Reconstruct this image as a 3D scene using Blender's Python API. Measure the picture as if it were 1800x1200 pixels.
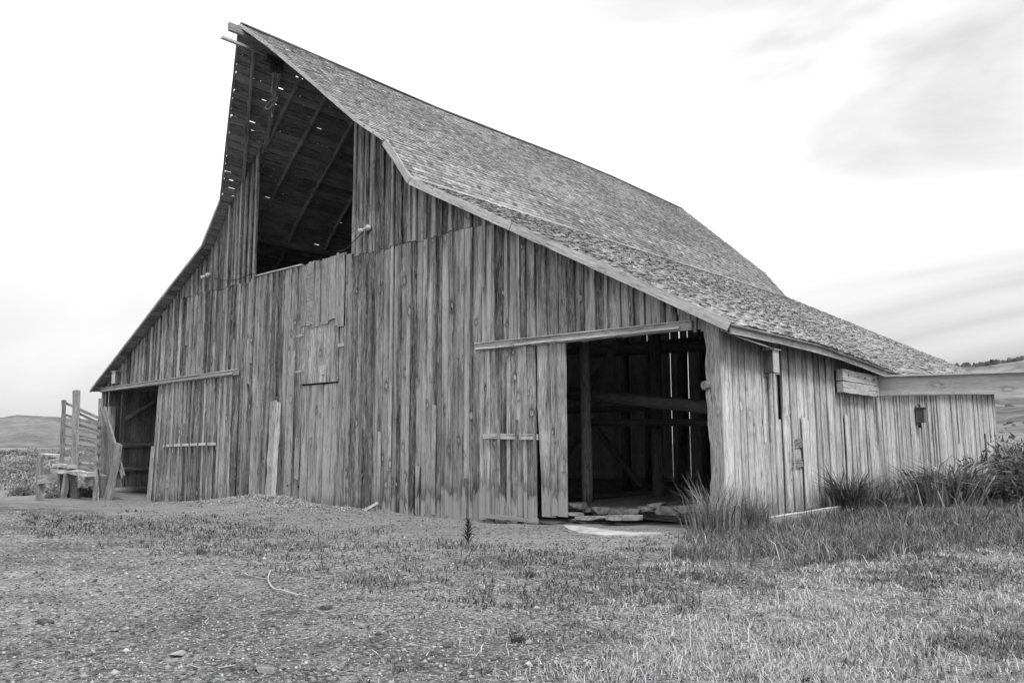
import bpy, math, random
import numpy as np
from mathutils import Vector, Matrix
random.seed(7); rng = np.random.default_rng(7)
for o in list(bpy.data.objects): bpy.data.objects.remove(o)
S = bpy.context.scene; COL = S.collection

# ---------------------------------------------------------------- camera
CF, CP, CY, CR = 1439.25, 0.1243, 0.7242, -0.0029
CAM = np.array([21.489, -14.383, 1.55])
fw = np.array([-math.sin(CY)*math.cos(CP), math.cos(CY)*math.cos(CP), math.sin(CP)])
r0 = np.cross(fw, [0, 0, 1]); r0 /= np.linalg.norm(r0); u0 = np.cross(r0, fw)
rt = r0*math.cos(CR)+u0*math.sin(CR); up = -r0*math.sin(CR)+u0*math.cos(CR)
cam = bpy.data.objects.new('camera', bpy.data.cameras.new('camera')); COL.objects.link(cam)
M = Matrix([[rt[i], up[i], -fw[i], CAM[i]] for i in range(3)] + [[0, 0, 0, 1]])
cam.matrix_world = M
cam.data.sensor_width = 36; cam.data.lens = CF/1800*36; cam.data.clip_start = .1; cam.data.clip_end = 9000
S.camera = cam

# ---------------------------------------------------------------- light, sky, exposure
SUN_EL, SUN_AZ = math.radians(54), math.radians(-22)      # azimuth measured from +X
sd = Vector((math.cos(SUN_EL)*math.cos(SUN_AZ), math.cos(SUN_EL)*math.sin(SUN_AZ), math.sin(SUN_EL)))
sl = bpy.data.lights.new('sun', 'SUN'); sl.energy = 2.0; sl.angle = math.radians(10); sl.color = (1, 1, 1)
so = bpy.data.objects.new('sun', sl); COL.objects.link(so)
so.rotation_euler = sd.to_track_quat('Z', 'Y').to_euler(); so.location = (0, 0, 60)
W = bpy.data.worlds.new('World'); S.world = W; W.use_nodes = True
nt = W.node_tree; nt.nodes.clear()
def N(t, typ, **k):
    n = t.nodes.new(typ)
    for a, b in k.items():
        if a == 'ins':
            for i, v in b.items():
                if isinstance(v, bpy.types.NodeSocket): t.links.new(v, n.inputs[i])
                else: n.inputs[i].default_value = v
        else: setattr(n, a, b)
    return n
sky = N(nt, 'ShaderNodeTexSky', sky_type='NISHITA', sun_disc=False, sun_elevation=SUN_EL, sun_rotation=math.pi/2-SUN_AZ)
bw = N(nt, 'ShaderNodeRGBToBW', ins={0: sky.outputs[0]})
tc = N(nt, 'ShaderNodeTexCoord')
mp = N(nt, 'ShaderNodeMapping', ins={0: tc.outputs['Generated'], 'Location': (3.1, 1.7, .4), 'Scale': (1.0, 1.0, 3.6)})
n1 = N(nt, 'ShaderNodeTexNoise', ins={'Vector': mp.outputs[0], 'Scale': 1.3, 'Detail': 8, 'Roughness': .5, 'Distortion': .5})
mr = N(nt, 'ShaderNodeMapRange', interpolation_type='SMOOTHSTEP', ins={0: n1.outputs[0], 1: .36, 2: .60, 3: 0.0, 4: 1.0})
sx = N(nt, 'ShaderNodeSeparateXYZ', ins={0: tc.outputs['Generated']})
low = N(nt, 'ShaderNodeMapRange', interpolation_type='SMOOTHSTEP', ins={0: sx.outputs[2], 1: .02, 2: .38, 3: 4.7, 4: 8.9})
high = N(nt, 'ShaderNodeMath', operation='MULTIPLY_ADD', ins={0: mr.outputs[0], 1: 1.7, 2: low.outputs[0]})
tot = N(nt, 'ShaderNodeMath', operation='MULTIPLY_ADD', ins={0: bw.outputs[0], 1: .03, 2: high.outputs[0]})
# a greyer bank of cloud low in the north-east
dt = N(nt, 'ShaderNodeVectorMath', operation='DOT_PRODUCT', ins={0: tc.outputs['Generated'], 1: (-.127, .971, .204)})
bk = N(nt, 'ShaderNodeMapRange', interpolation_type='SMOOTHSTEP', ins={0: dt.outputs['Value'], 1: .89, 2: .985, 3: 0.0, 4: 2.9})
bkn = N(nt, 'ShaderNodeMath', operation='MULTIPLY', ins={0: bk.outputs[0], 1: N(nt, 'ShaderNodeMapRange', ins={0: n1.outputs[0], 1: .35, 2: .62, 3: 1.25, 4: .55}).outputs[0]})
dt2 = N(nt, 'ShaderNodeVectorMath', operation='DOT_PRODUCT', ins={0: tc.outputs['Generated'], 1: (-.30, .80, .52)})
bk2 = N(nt, 'ShaderNodeMapRange', interpolation_type='SMOOTHSTEP', ins={0: dt2.outputs['Value'], 1: .92, 2: 1.0, 3: 0.0, 4: 2.9})
tot3 = N(nt, 'ShaderNodeMath', operation='SUBTRACT', ins={0: tot.outputs[0], 1: bkn.outputs[0]})
bk3 = N(nt, 'ShaderNodeMath', operation='MULTIPLY', ins={0: bk2.outputs[0], 1: bkn.inputs[1].links[0].from_socket})
tot2 = N(nt, 'ShaderNodeMath', operation='SUBTRACT', ins={0: tot3.outputs[0], 1: bk3.outputs[0]})
bg = N(nt, 'ShaderNodeBackground', ins={0: tot2.outputs[0], 1: .1})
N(nt, 'ShaderNodeOutputWorld', ins={0: bg.outputs[0]})
S.view_settings.view_transform = 'Standard'; S.view_settings.look = 'None'
S.view_settings.exposure = .6; S.view_settings.gamma = 1
S.render.engine = 'CYCLES'; S.cycles.max_bounces = 8; S.cycles.diffuse_bounces = 7

# ---------------------------------------------------------------- helpers: pixels of the survey -> points on real planes
def ray(x, y): return fw + rt*(x-900)/CF - up*(y-600)/CF
def hit(x, y, ax, k):
    d = ray(x, y); t = (k-CAM[ax])/d[ax]; return CAM + t*d
def proj(P):
    d = P-CAM; z = d@fw; z = np.where(np.abs(z) < 1e-3, 1e-3, z)
    return 900+CF*(d@rt)/z, 600-CF*(d@up)/z, z

def hash2(ix, iy, s=0):
    h = np.sin(ix*127.1+iy*311.7+s*74.7)*43758.5453
    return h-np.floor(h)
def vn(x, y, s=0):
    x = np.asarray(x, float); y = np.asarray(y, float)
    ix = np.floor(x); iy = np.floor(y); fx = x-ix; fy = y-iy
    fx = fx*fx*(3-2*fx); fy = fy*fy*(3-2*fy)
    return (hash2(ix, iy, s)*(1-fx)+hash2(ix+1, iy, s)*fx)*(1-fy)+(hash2(ix, iy+1, s)*(1-fx)+hash2(ix+1, iy+1, s)*fx)*fy
def fbm(x, y, s=0, o=4):
    a = 0; w = .5; t = 0
    for i in range(o):
        a = a+w*vn(np.asarray(x)*2**i, np.asarray(y)*2**i, s+i); t += w; w *= .5
    return a/t
def inpoly(px, py, poly):
    r = np.zeros(px.shape, bool); n = len(poly)
    for i in range(n):
        x1, y1 = poly[i]; x2, y2 = poly[(i+1) % n]
        if y1 == y2: continue
        c = ((y1 > py) != (y2 > py)) & (px < (x2-x1)*(py-y1)/(y2-y1)+x1); r ^= c
    return r
def sstep(a, b, x): t = np.clip((x-a)/(b-a), 0, 1); return t*t*(3-2*t)

# ---------------------------------------------------------------- ground height
BX = [-60, -30, -16, -13.8, -9.1, -6.1, -3.8, -2.4, -1.1, .1, 1.25, 3.35, 5.2, 7.85, 9.8, 10.4, 13.7, 14.1, 40]
BZ = [-.7, -.6, -.45, -.42, -.56, -.43, -.29, -.13, .04, -.03, -.14, -.19, -.24, -.3, -.25, -.2, -.1, -.02, 0]
def gz(x, y):
    x = np.asarray(x, float); y = np.asarray(y, float)
    b = np.interp(x, BX, BZ); b0 = np.interp(x, [-60, -30, -14, -9, -3.8, 4, 9, 13, 15], [-.7, -.6, -.5, -.5, -.32, -.2, -.25, -.12, 0])
    w = sstep(-8.5, -2.2, y); wm = np.exp(-(np.minimum(y+.5, 0)/1.7)**2)*sstep(2.5, .6, y)
    h = b0*w*sstep(45, 20, y) + (b-b0)*wm
    d = np.hypot(x-CAM[0], y-CAM[1])
    h = h + (fbm(x*.5, y*.5, 3)-.5)*.10*sstep(0, 3, d)*sstep(400, 60, d) + (fbm(x*3, y*3, 9)-.5)*.035*sstep(60, 20, d)
    h = h + wm*np.maximum(0, np.exp(-((x+.9)/2.6)**2))*(fbm(x*4, y*4, 21)-.4)*.16
    out = np.hypot(np.maximum(np.abs(x)-14, 0), np.maximum(np.abs(y-12)-12, 0))
    h = h + sstep(8, 70, out)*sstep(150, 60, d)*(fbm(x*.08, y*.08, 5)-.5)*.8
    return h
def gz1(x, y): return float(gz(np.array([x]), np.array([y]))[0])

# ---------------------------------------------------------------- mesh building
class MB:
    def __init__(s): s.v = []; s.f = []; s.uv = []; s.t = []
    def ring(s, rings, us, vs, tone=None, cap=True):
        """rings: list of lists of points; us: u per ring vertex; vs: v per ring"""
        tone = random.random() if tone is None else tone
        ou, ov = random.uniform(0, 90), random.uniform(0, 90)
        b = len(s.v); n = len(rings[0]); us = list(us)+[us[0]+.3]
        for r in rings: s.v.extend([tuple(p) for p in r]); s.t.extend([tone]*n)
        for i in range(len(rings)-1):
            for j in range(n):
                k = (j+1) % n
                s.f.append((b+i*n+j, b+i*n+k, b+(i+1)*n+k, b+(i+1)*n+j))
                s.uv += [(us[j]+ou, vs[i]+ov), (us[j+1]+ou, vs[i]+ov), (us[j+1]+ou, vs[i+1]+ov), (us[j]+ou, vs[i+1]+ov)]
        if cap:
            s.f.append(tuple(b+j for j in reversed(range(n)))); s.uv += [(us[j]*2+ou+3, ov+rings[0][j][2]*1.0) for j in reversed(range(n))]
            e = b+(len(rings)-1)*n
            s.f.append(tuple(e+j for j in range(n))); s.uv += [(us[j]*2+ou+5, ov+rings[-1][j][2]) for j in range(n)]
    def bar(s, p0, p1, w, h, upv=(0, 0, 1), seg=1, jit=0, tone=None, taper=1, bend=0):
        p0 = Vector(p0); p1 = Vector(p1); d = (p1-p0); L = d.length; d.normalize()
        uu = Vector(upv); sdv = d.cross(uu)
        if sdv.length < 1e-4: sdv = d.cross(Vector((1, 0, 0)))
        sdv.normalize(); uu = sdv.cross(d).normalized()
        rings = []; vs = []
        for i in range(seg+1):
            t = i/seg; c = p0.lerp(p1, t); k = 1+(taper-1)*t
            c = c+uu*(bend*math.sin(math.pi*t)); vs.append(L*t)
            q = []
            for a, b2 in ((-1, -1), (1, -1), (1, 1), (-1, 1)):
                q.append(c+sdv*(a*w/2*k+random.uniform(-jit, jit))+uu*(b2*h/2*k+random.uniform(-jit, jit)))
            rings.append(q)
        s.ring(rings, (0, w, w+h, 2*w+h), vs, tone)
    def log(s, p0, p1, r, r2=None, n=9, seg=5, jit=.08, tone=None, bend=0):
        p0 = Vector(p0); p1 = Vector(p1); d = (p1-p0); L = d.length; d.normalize(); r2 = r2 or r
        a = d.orthogonal().normalized(); b = d.cross(a); rings = []; vs = []
        ph = [1+random.uniform(-jit, jit) for _ in range(n)]
        for i in range(seg+1):
            t = i/seg; c = p0.lerp(p1, t)+a*(bend*math.sin(math.pi*t))+Vector([random.uniform(-1, 1)*r*jit*.6 for _ in range(3)]); R = r+(r2-r)*t
            rings.append([c+(a*math.cos(2*math.pi*j/n)+b*math.sin(2*math.pi*j/n))*R*ph[j]*(1+random.uniform(-jit, jit)*.4) for j in range(n)])
            vs.append(L*t)
        s.ring(rings, [2*math.pi*r*j/n for j in range(n)], vs, tone)
    def vplank(s, mp_, xa, xb, y0, y1, z0a, z0b, z1a, z1b, tone=None, lean=0, seg=1, jit=.004):
        """vertical plank in a wall frame; mp_(x, out, z) -> world"""
        rings = []; vs = []
        for i in range(seg+1):
            t = i/seg; za = z0a+(z1a-z0a)*t; zb = z0b+(z1b-z0b)*t; dx = lean*(za-z0a); j = lambda: random.uniform(-jit, jit)
            rings.append([mp_(xa+dx+j(), y0, za), mp_(xb+dx+j(), y0, zb), mp_(xb+dx+j(), y1, zb), mp_(xa+dx+j(), y1, za)]); vs.append(za)
            if i == 0: ja = 0
        w = xb-xa
        s.ring(rings, (0, w, w+.03, 2*w+.03), vs, tone)
    def build(s, name, mat, parent=None, smooth=False):
        me = bpy.data.meshes.new(name); me.from_pydata(s.v, [], s.f)
        uvl = me.uv_layers.new(name='UVMap'); uvl.data.foreach_set('uv', np.array(s.uv, np.float32).ravel())
        at = me.attributes.new('tone', 'FLOAT', 'POINT'); at.data.foreach_set('value', np.array(s.t, np.float32))
        if smooth: me.polygons.foreach_set('use_smooth', [True]*len(me.polygons))
        me.materials.append(mat); me.update()
        o = bpy.data.objects.new(name, me); COL.objects.link(o)
        if parent: o.parent = parent; o.matrix_parent_inverse = parent.matrix_world.inverted() if False else Matrix.Translation(-Vector(parent_loc(parent)))
        return o
def parent_loc(p):
    l = Vector(p.location)
    while p.parent: p = p.parent; l += Vector(p.location)
    return l
def npmesh(name, V, F, mat, tone=None, parent=None, uv=None, smooth=False):
    """V (n,3), F (m,k) arrays"""
    me = bpy.data.meshes.new(name); k = F.shape[1]; m = len(F)
    me.vertices.add(len(V)); me.vertices.foreach_set('co', V.astype(np.float32).ravel())
    me.loops.add(m*k); me.loops.foreach_set('vertex_index', F.astype(np.int32).ravel())
    me.polygons.add(m); me.polygons.foreach_set('loop_start', np.arange(0, m*k, k, dtype=np.int32)); me.polygons.foreach_set('loop_total', np.full(m, k, np.int32))
    if smooth: me.polygons.foreach_set('use_smooth', np.ones(m, bool))
    me.update(calc_edges=True)
    if uv is not None:
        l = me.uv_layers.new(name='UVMap'); l.data.foreach_set('uv', uv.astype(np.float32).ravel())
    if tone is not None:
        at = me.attributes.new('tone', 'FLOAT', 'POINT'); at.data.foreach_set('value', tone.astype(np.float32))
    me.materials.append(mat)
    o = bpy.data.objects.new(name, me); COL.objects.link(o)
    if parent: o.parent = parent
    return o
def empty(name, loc=(0, 0, 0)):
    o = bpy.data.objects.new(name, None); COL.objects.link(o); o.location = loc; o.empty_display_size = .3; return o
def tag(o, label=None, cat=None, group=None, kind=None):
    if label: o['label'] = label
    if cat: o['category'] = cat
    if group: o['group'] = group
    if kind: o['kind'] = kind
    return o

# ---------------------------------------------------------------- materials
def mat(name):
    m = bpy.data.materials.new(name); m.use_nodes = True; t = m.node_tree; t.nodes.clear(); return m, t
def out(t, col, rough=.9, bump=None, spec=.15, metal=0):
    b = N(t, 'ShaderNodeBsdfPrincipled', ins={'Roughness': rough, 'Specular IOR Level': spec, 'Metallic': metal})
    if isinstance(col, bpy.types.NodeSocket): t.links.new(col, b.inputs['Base Color'])
    else: b.inputs['Base Color'].default_value = (col, col, col, 1)
    if bump: t.links.new(bump, b.inputs['Normal'])
    N(t, 'ShaderNodeOutputMaterial', ins={0: b.outputs[0]}); return b
def ma(t, op, a, b=0.0, c=0.0, clamp=False):
    n = N(t, 'ShaderNodeMath', operation=op, ins={0: a, 1: b, 2: c}); n.use_clamp = clamp; return n.outputs[0]
def mrange(t, v, a, b, c, d, smooth=False):
    return N(t, 'ShaderNodeMapRange', interpolation_type='SMOOTHSTEP' if smooth else 'LINEAR', ins={0: v, 1: a, 2: b, 3: c, 4: d}).outputs[0]
def mixf(t, f, a, b):
    return N(t, 'ShaderNodeMix', data_type='FLOAT', ins={0: f, 2: a, 3: b}).outputs[0]
def noise(t, vec, scale, detail=5, rough=.6, dist=0, sc=(1, 1, 1)):
    m = N(t, 'ShaderNodeMapping', ins={0: vec, 'Scale': sc})
    return N(t, 'ShaderNodeTexNoise', ins={'Vector': m.outputs[0], 'Scale': scale, 'Detail': detail, 'Roughness': rough, 'Distortion': dist}).outputs[0]
def wood(name, lo, hi, knots=1.0, contrast=1.0, weather=None, cracks=1.0, tonevar=.55, bumpd=.012):
    m, t = mat(name)
    uv = N(t, 'ShaderNodeUVMap').outputs[0]
    tone = N(t, 'ShaderNodeAttribute', attribute_name='tone').outputs['Fac']
    pos = N(t, 'ShaderNodeNewGeometry').outputs['Position']
    # warp the grain round the knots
    g1 = noise(t, uv, 1, 6, .62, .25, (7, .6, 1))
    g2 = noise(t, uv, 1, 6, .7, .15, (36, 1.7, 1))
    g3 = noise(t, uv, 1, 3, .6, 0, (85, 6.0, 1))
    bl = noise(t, uv, 1, 5, .6, .6, (3.0, 1.1, 1))
    v = ma(t, 'MULTIPLY_ADD', mrange(t, g1, .3, .7, 0, 1), .34, 0)
    v = ma(t, 'MULTIPLY_ADD', mrange(t, g2, .34, .66, 0, 1), .55, v)
    v = ma(t, 'MULTIPLY_ADD', mrange(t, bl, .3, .7, 0, 1), .30, v)
    v = ma(t, 'MULTIPLY_ADD', mrange(t, g3, .36, .64, -.5, .5), .42, v)
    v = ma(t, 'MULTIPLY_ADD', tone, tonevar, v)                   # 0 .. 1.5
    v = mrange(t, v, .40, 1.30, 0, 1)
    col = mixf(t, v, lo, hi)
    # bright raised streak fibres
    fib = mrange(t, g2, .60, .74, 0, 1); col = ma(t, 'MULTIPLY_ADD', fib, (hi-lo)*.35, col)
    # knots
    wrp = N(t, 'ShaderNodeVectorMath', operation='MULTIPLY_ADD', ins={0: N(t, 'ShaderNodeTexNoise', ins={'Vector': uv, 'Scale': 9.0, 'Detail': 3}).outputs['Color'], 1: (.09, .12, 0), 2: uv}).outputs[0]
    km = N(t, 'ShaderNodeMapping', ins={0: wrp, 'Rotation': (0, 0, .35), 'Scale': (2.3, 1.25, 1)})
    kv = N(t, 'ShaderNodeTexVoronoi', voronoi_dimensions='2D', ins={'Vector': km.outputs[0], 'Scale': 1, 'Randomness': 1})
    kd = kv.outputs['Distance']; ks = N(t, 'ShaderNodeSeparateColor', ins={0: kv.outputs['Color']}).outputs[0]
    on = mrange(t, ks, .60, .62, 0, 1); ks2 = N(t, 'ShaderNodeSeparateColor', ins={0: kv.outputs['Color']}).outputs[1]; kd = ma(t, 'DIVIDE', kd, mrange(t, ks2, 0, 1, .35, 1.25))
    halo = ma(t, 'MULTIPLY', mrange(t, kd, .10, .34, 1, 0, True), on)
    core = ma(t, 'MULTIPLY', mrange(t, kd, .07, .105, 1, 0, True), on)
    ringd = ma(t, 'MULTIPLY', ma(t, 'MULTIPLY', mrange(t, kd, .10, .12, 0, 1), mrange(t, kd, .12, .17, 1, 0)), on)
    col = ma(t, 'MULTIPLY', col, ma(t, 'MULTIPLY_ADD', halo, -.38*knots, 1))
    col = mixf(t, ma(t, 'MULTIPLY', core, .62*min(knots, 1)), col, hi*1.1)
    col = ma(t, 'MULTIPLY', col, ma(t, 'MULTIPLY_ADD', ringd, -.35*knots, 1))
    # drying cracks
    cr = noise(t, uv, 1, 2, .5, .1, (16, .35, 1))
    crk = ma(t, 'MULTIPLY', mrange(t, ma(t, 'ABSOLUTE', ma(t, 'SUBTRACT', cr, .5)), .004, .016, 1, 0), mrange(t, bl, .46, .56, 0, 1))
    crk = ma(t, 'MULTIPLY', crk, cracks)
    if weather: col = weather(t, col, uv, pos, tone)
    col = ma(t, 'MULTIPLY', col, ma(t, 'MULTIPLY_ADD', crk, -.8, 1))
    hgt = ma(t, 'MULTIPLY_ADD', crk, -1.2, ma(t, 'ADD', ma(t, 'MULTIPLY', g2, 1.0), ma(t, 'MULTIPLY_ADD', core, 1.0, g1)))
    bp = N(t, 'ShaderNodeBump', ins={'Strength': .7, 'Distance': bumpd, 'Height': hgt}).outputs[0]
    out(t, col, .92, bp, .1); return m
def w_front(t, col, uv, pos, tone):
    """old dark stain that has worn off in ragged tongues along the foot of the wall"""
    xyz = N(t, 'ShaderNodeSeparateXYZ', ins={0: pos}); x = xyz.outputs[0]; z = xyz.outputs[2]
    n = noise(t, uv, 1, 4, .6, .3, (6, .6, 1))
    edge = ma(t, 'MULTIPLY_ADD', n, 1.1, ma(t, 'MULTIPLY_ADD', tone, .5, -.62))
    edge = ma(t, 'ADD', edge, mrange(t, x, 1, 7.5, -.75, .12))
    d = ma(t, 'SUBTRACT', z, edge)
    bare = mrange(t, d, -.03, .06, 1, 0); rim = ma(t, 'MULTIPLY', mrange(t, d, 0, .04, 0, 1), mrange(t, d, .05, .5, 1, 0))
    col = ma(t, 'MULTIPLY', col, ma(t, 'MULTIPLY_ADD', rim, -.42, 1))
    st_ = noise(t, uv, 1, 4, .55, .4, (5.5, .28, 1)); st2 = noise(t, uv, 1, 3, .5, .2, (13, .5, 1))
    col = ma(t, 'MULTIPLY', col, mrange(t, st_, .52, .66, 1, .42)); col = ma(t, 'MULTIPLY', col, mrange(t, st2, .60, .70, 1, .5))
    lt = ma(t, 'MULTIPLY_ADD', noise(t, uv, 1, 5, .6, 0, (40, 1, 1)), .22, .17)
    fade = noise(t, uv, 1, 4, .6, .5, (1.5, .35, 1))
    col = ma(t, 'MULTIPLY', col, mrange(t, fade, .35, .65, .75, 1.28))
    return mixf(t, bare, col, lt)
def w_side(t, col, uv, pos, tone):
    """darker above a ragged line near the top, blotches at the foot"""
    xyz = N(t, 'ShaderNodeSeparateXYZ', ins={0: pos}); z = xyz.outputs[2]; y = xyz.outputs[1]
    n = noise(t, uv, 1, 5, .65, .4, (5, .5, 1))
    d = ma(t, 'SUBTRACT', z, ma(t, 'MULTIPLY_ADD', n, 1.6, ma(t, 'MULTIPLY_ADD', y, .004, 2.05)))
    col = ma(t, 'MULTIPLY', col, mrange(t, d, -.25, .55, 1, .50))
    foot = ma(t, 'SUBTRACT', z, ma(t, 'MULTIPLY_ADD', n, 1.9, -.55))
    return ma(t, 'MULTIPLY', col, mrange(t, foot, -.15, .3, .58, 1))
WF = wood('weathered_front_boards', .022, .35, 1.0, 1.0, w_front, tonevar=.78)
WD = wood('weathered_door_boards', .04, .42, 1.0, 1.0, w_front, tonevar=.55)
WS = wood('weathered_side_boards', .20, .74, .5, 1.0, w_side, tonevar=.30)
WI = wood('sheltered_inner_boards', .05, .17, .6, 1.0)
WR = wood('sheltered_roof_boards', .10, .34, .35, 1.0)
WL = wood('bleached_trim_wood', .22, .55, .5, 1.0, None, tonevar=.35)
WM = wood('grey_loose_wood', .10, .42, .6, 1.0, None, tonevar=.35)
WP = wood('pale_planed_wood', .34, .58, .6, 1.0, None, cracks=.2, tonevar=.2)

def simple(name, lo, hi, scale=8, rough=.85, metal=0, bump=.01, spec=.2):
    m, t = mat(name); tcn = N(t, 'ShaderNodeTexCoord').outputs['Object']
    n = noise(t, tcn, scale, 6, .65)
    col = mixf(t, mrange(t, n, .3, .7, 0, 1), lo, hi)
    bp = N(t, 'ShaderNodeBump', ins={'Strength': .6, 'Distance': bump, 'Height': n}).outputs[0]
    out(t, col, rough, bp, spec, metal); return m
ROCK = simple('rough_stone', .06, .30, 9, .9, 0, .05)
SLAB = simple('bleached_slab', .22, .52, 4, .9, 0, .02)
PALE = simple('pale_stone', .22, .38, 9, .9)
PEB = simple('pebble_stone', .10, .28, 5, .9)
METAL = simple('dull_metal', .25, .45, 12, .45, .7, .002)
WHITE = simple('white_enamel', .32, .5, 9, .5, 0, .001)
IRON = simple('rusted_iron', .03, .09, 20, .8, .3, .004)
CABLE = simple('cable_rubber', .02, .04, 9, .6)
ROPE = simple('old_rope', .09, .2, 30, .9)
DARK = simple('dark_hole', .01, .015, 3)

def tonemat(name, lo, hi, nscale=0, rough=.9, trans=0):
    m, t = mat(name); tone = N(t, 'ShaderNodeAttribute', attribute_name='tone').outputs['Fac']
    v = tone
    if nscale:
        n = noise(t, N(t, 'ShaderNodeNewGeometry').outputs['Position'], nscale, 5, .6); v = ma(t, 'ADD', tone, mrange(t, n, .3, .7, -.3, .3), clamp=True)
    col = mixf(t, v, lo, hi)
    b = out(t, col, rough, None, .15)
    if trans: b.inputs['Transmission Weight'].default_value = 0
    return m
GRASS = tonemat('grass_blades', .04, .46)
WEED = tonemat('weed_leaves', .035, .20)
SAGE = tonemat('sagebrush_leaves', .06, .36)
PEBT = tonemat('gravel_stones', .06, .40, 20)

# shingles: grain along the slope, dark butt ends through the tone attribute (negative = end grain)
m, t = mat('weathered_shingles'); SH = m
uv = N(t, 'ShaderNodeUVMap').outputs[0]; tone = N(t, 'ShaderNodeAttribute', attribute_name='tone').outputs['Fac']
a1 = noise(t, uv, 1, 5, .65, .1, (45, 3, 1)); a2 = noise(t, uv, 1, 4, .6, .3, (1.2, 1.2, 1))
v = ma(t, 'MULTIPLY_ADD', mrange(t, a1, .3, .7, 0, 1), .55, ma(t, 'MULTIPLY', tone, .55))
v = ma(t, 'MULTIPLY_ADD', mrange(t, a2, .3, .7, -.5, .5), .3, v)
col = mixf(t, mrange(t, v, .18, .98, 0, 1), .09, .53)
uvs = N(t, 'ShaderNodeSeparateXYZ', ins={0: uv}).outputs[2]
bp = N(t, 'ShaderNodeBump', ins={'Strength': .8, 'Distance': .01, 'Height': a1}).outputs[0]
out(t, col, .9, bp, .1)
SHB = simple('shingle_end_grain', .02, .10, 30)

# ---------------------------------------------------------------- the ground, one sheet
def ground_material():
    m, t = mat('gravel_and_dirt'); pos = N(t, 'ShaderNodeNewGeometry').outputs['Position']
    big = noise(t, pos, .22, 5, .6, .3); mid = noise(t, pos, 2.2, 6, .65); fine = noise(t, pos, 26, 6, .7)
    vo = N(t, 'ShaderNodeTexVoronoi', ins={'Vector': pos, 'Scale': 22, 'Randomness': 1})
    vs_ = N(t, 'ShaderNodeSeparateColor', ins={0: vo.outputs['Color']}).outputs[0]
    vo2 = N(t, 'ShaderNodeTexVoronoi', ins={'Vector': pos, 'Scale': 55, 'Randomness': 1})
    vs2 = N(t, 'ShaderNodeSeparateColor', ins={0: vo2.outputs['Color']}).outputs[0]
    v = ma(t, 'MULTIPLY_ADD', mrange(t, mid, .3, .7, 0, 1), .28, ma(t, 'MULTIPLY', mrange(t, fine, .3, .7, 0, 1), .32))
    v = ma(t, 'MULTIPLY_ADD', vs_, .16, v); v = ma(t, 'MULTIPLY_ADD', vs2, .16, v); v = ma(t, 'MULTIPLY_ADD', mrange(t, big, .36, .64, 0, 1), .26, ma(t, 'SUBTRACT', v, .05))
    col = mixf(t, mrange(t, v, .25, .8, 0, 1), .06, .54)
    col = ma(t, 'MULTIPLY', col, mrange(t, vo.outputs['Distance'], .30, .62, 1, .55))
    # the beaten strip of pale dust along the barn
    y = N(t, 'ShaderNodeSeparateXYZ', ins={0: pos}).outputs[1]; x = N(t, 'ShaderNodeSeparateXYZ', ins={0: pos}).outputs[0]
    strip = ma(t, 'MULTIPLY', mrange(t, y, -6.2, -3.6, 0, 1, True), mrange(t, y, .5, 2, 1, 0))
    strip = ma(t, 'MULTIPLY', strip, mrange(t, x, 14, 16, 1, 0))
    pale = ma(t, 'MULTIPLY_ADD', mid, .20, ma(t, 'MULTIPLY_ADD', fine, .30, .04))
    col = mixf(t, ma(t, 'MULTIPLY', strip, .65), col, pale)
    h = ma(t, 'MULTIPLY_ADD', vo.outputs['Distance'], -.6, ma(t, 'MULTIPLY_ADD', fine, 1.0, ma(t, 'MULTIPLY', vo2.outputs['Distance'], -.4)))
    bp = N(t, 'ShaderNodeBump', ins={'Strength': 1.0, 'Distance': .06, 'Height': h}).outputs[0]
    out(t, col, .95, bp, .1); return m
GM = ground_material()
va = math.atan2(fw[1], fw[0])
th = np.concatenate([np.linspace(-math.radians(46), math.radians(46), 520), np.linspace(math.radians(46), 2*math.pi-math.radians(46), 120)[1:-1]])
rr = .4*(5000/.4)**(np.linspace(0, 1, 520))
T, R = np.meshgrid(th+va, rr); X = CAM[0]+R*np.cos(T); Y = CAM[1]+R*np.sin(T)
Z = gz(X, Y); nt_, nr = len(th), len(rr)
V = np.stack([X.ravel(), Y.ravel(), Z.ravel()], 1)
i, j = np.meshgrid(np.arange(nr-1), np.arange(nt_), indexing='ij'); k = (j+1) % nt_
Fq = np.stack([i*nt_+j, (i+1)*nt_+j, (i+1)*nt_+k, i*nt_+k], -1).reshape(-1, 4)
g = npmesh('ground', V, Fq, GM, smooth=True); tag(g, kind='structure')
# close the middle under the camera
cm = npmesh('ground_patch', np.vstack([V[:nt_], [[CAM[0], CAM[1], gz1(CAM[0], CAM[1])]]]), np.array([[nt_, q, (q+1) % nt_] for q in range(nt_)]), GM); tag(cm, kind='structure')

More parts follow.
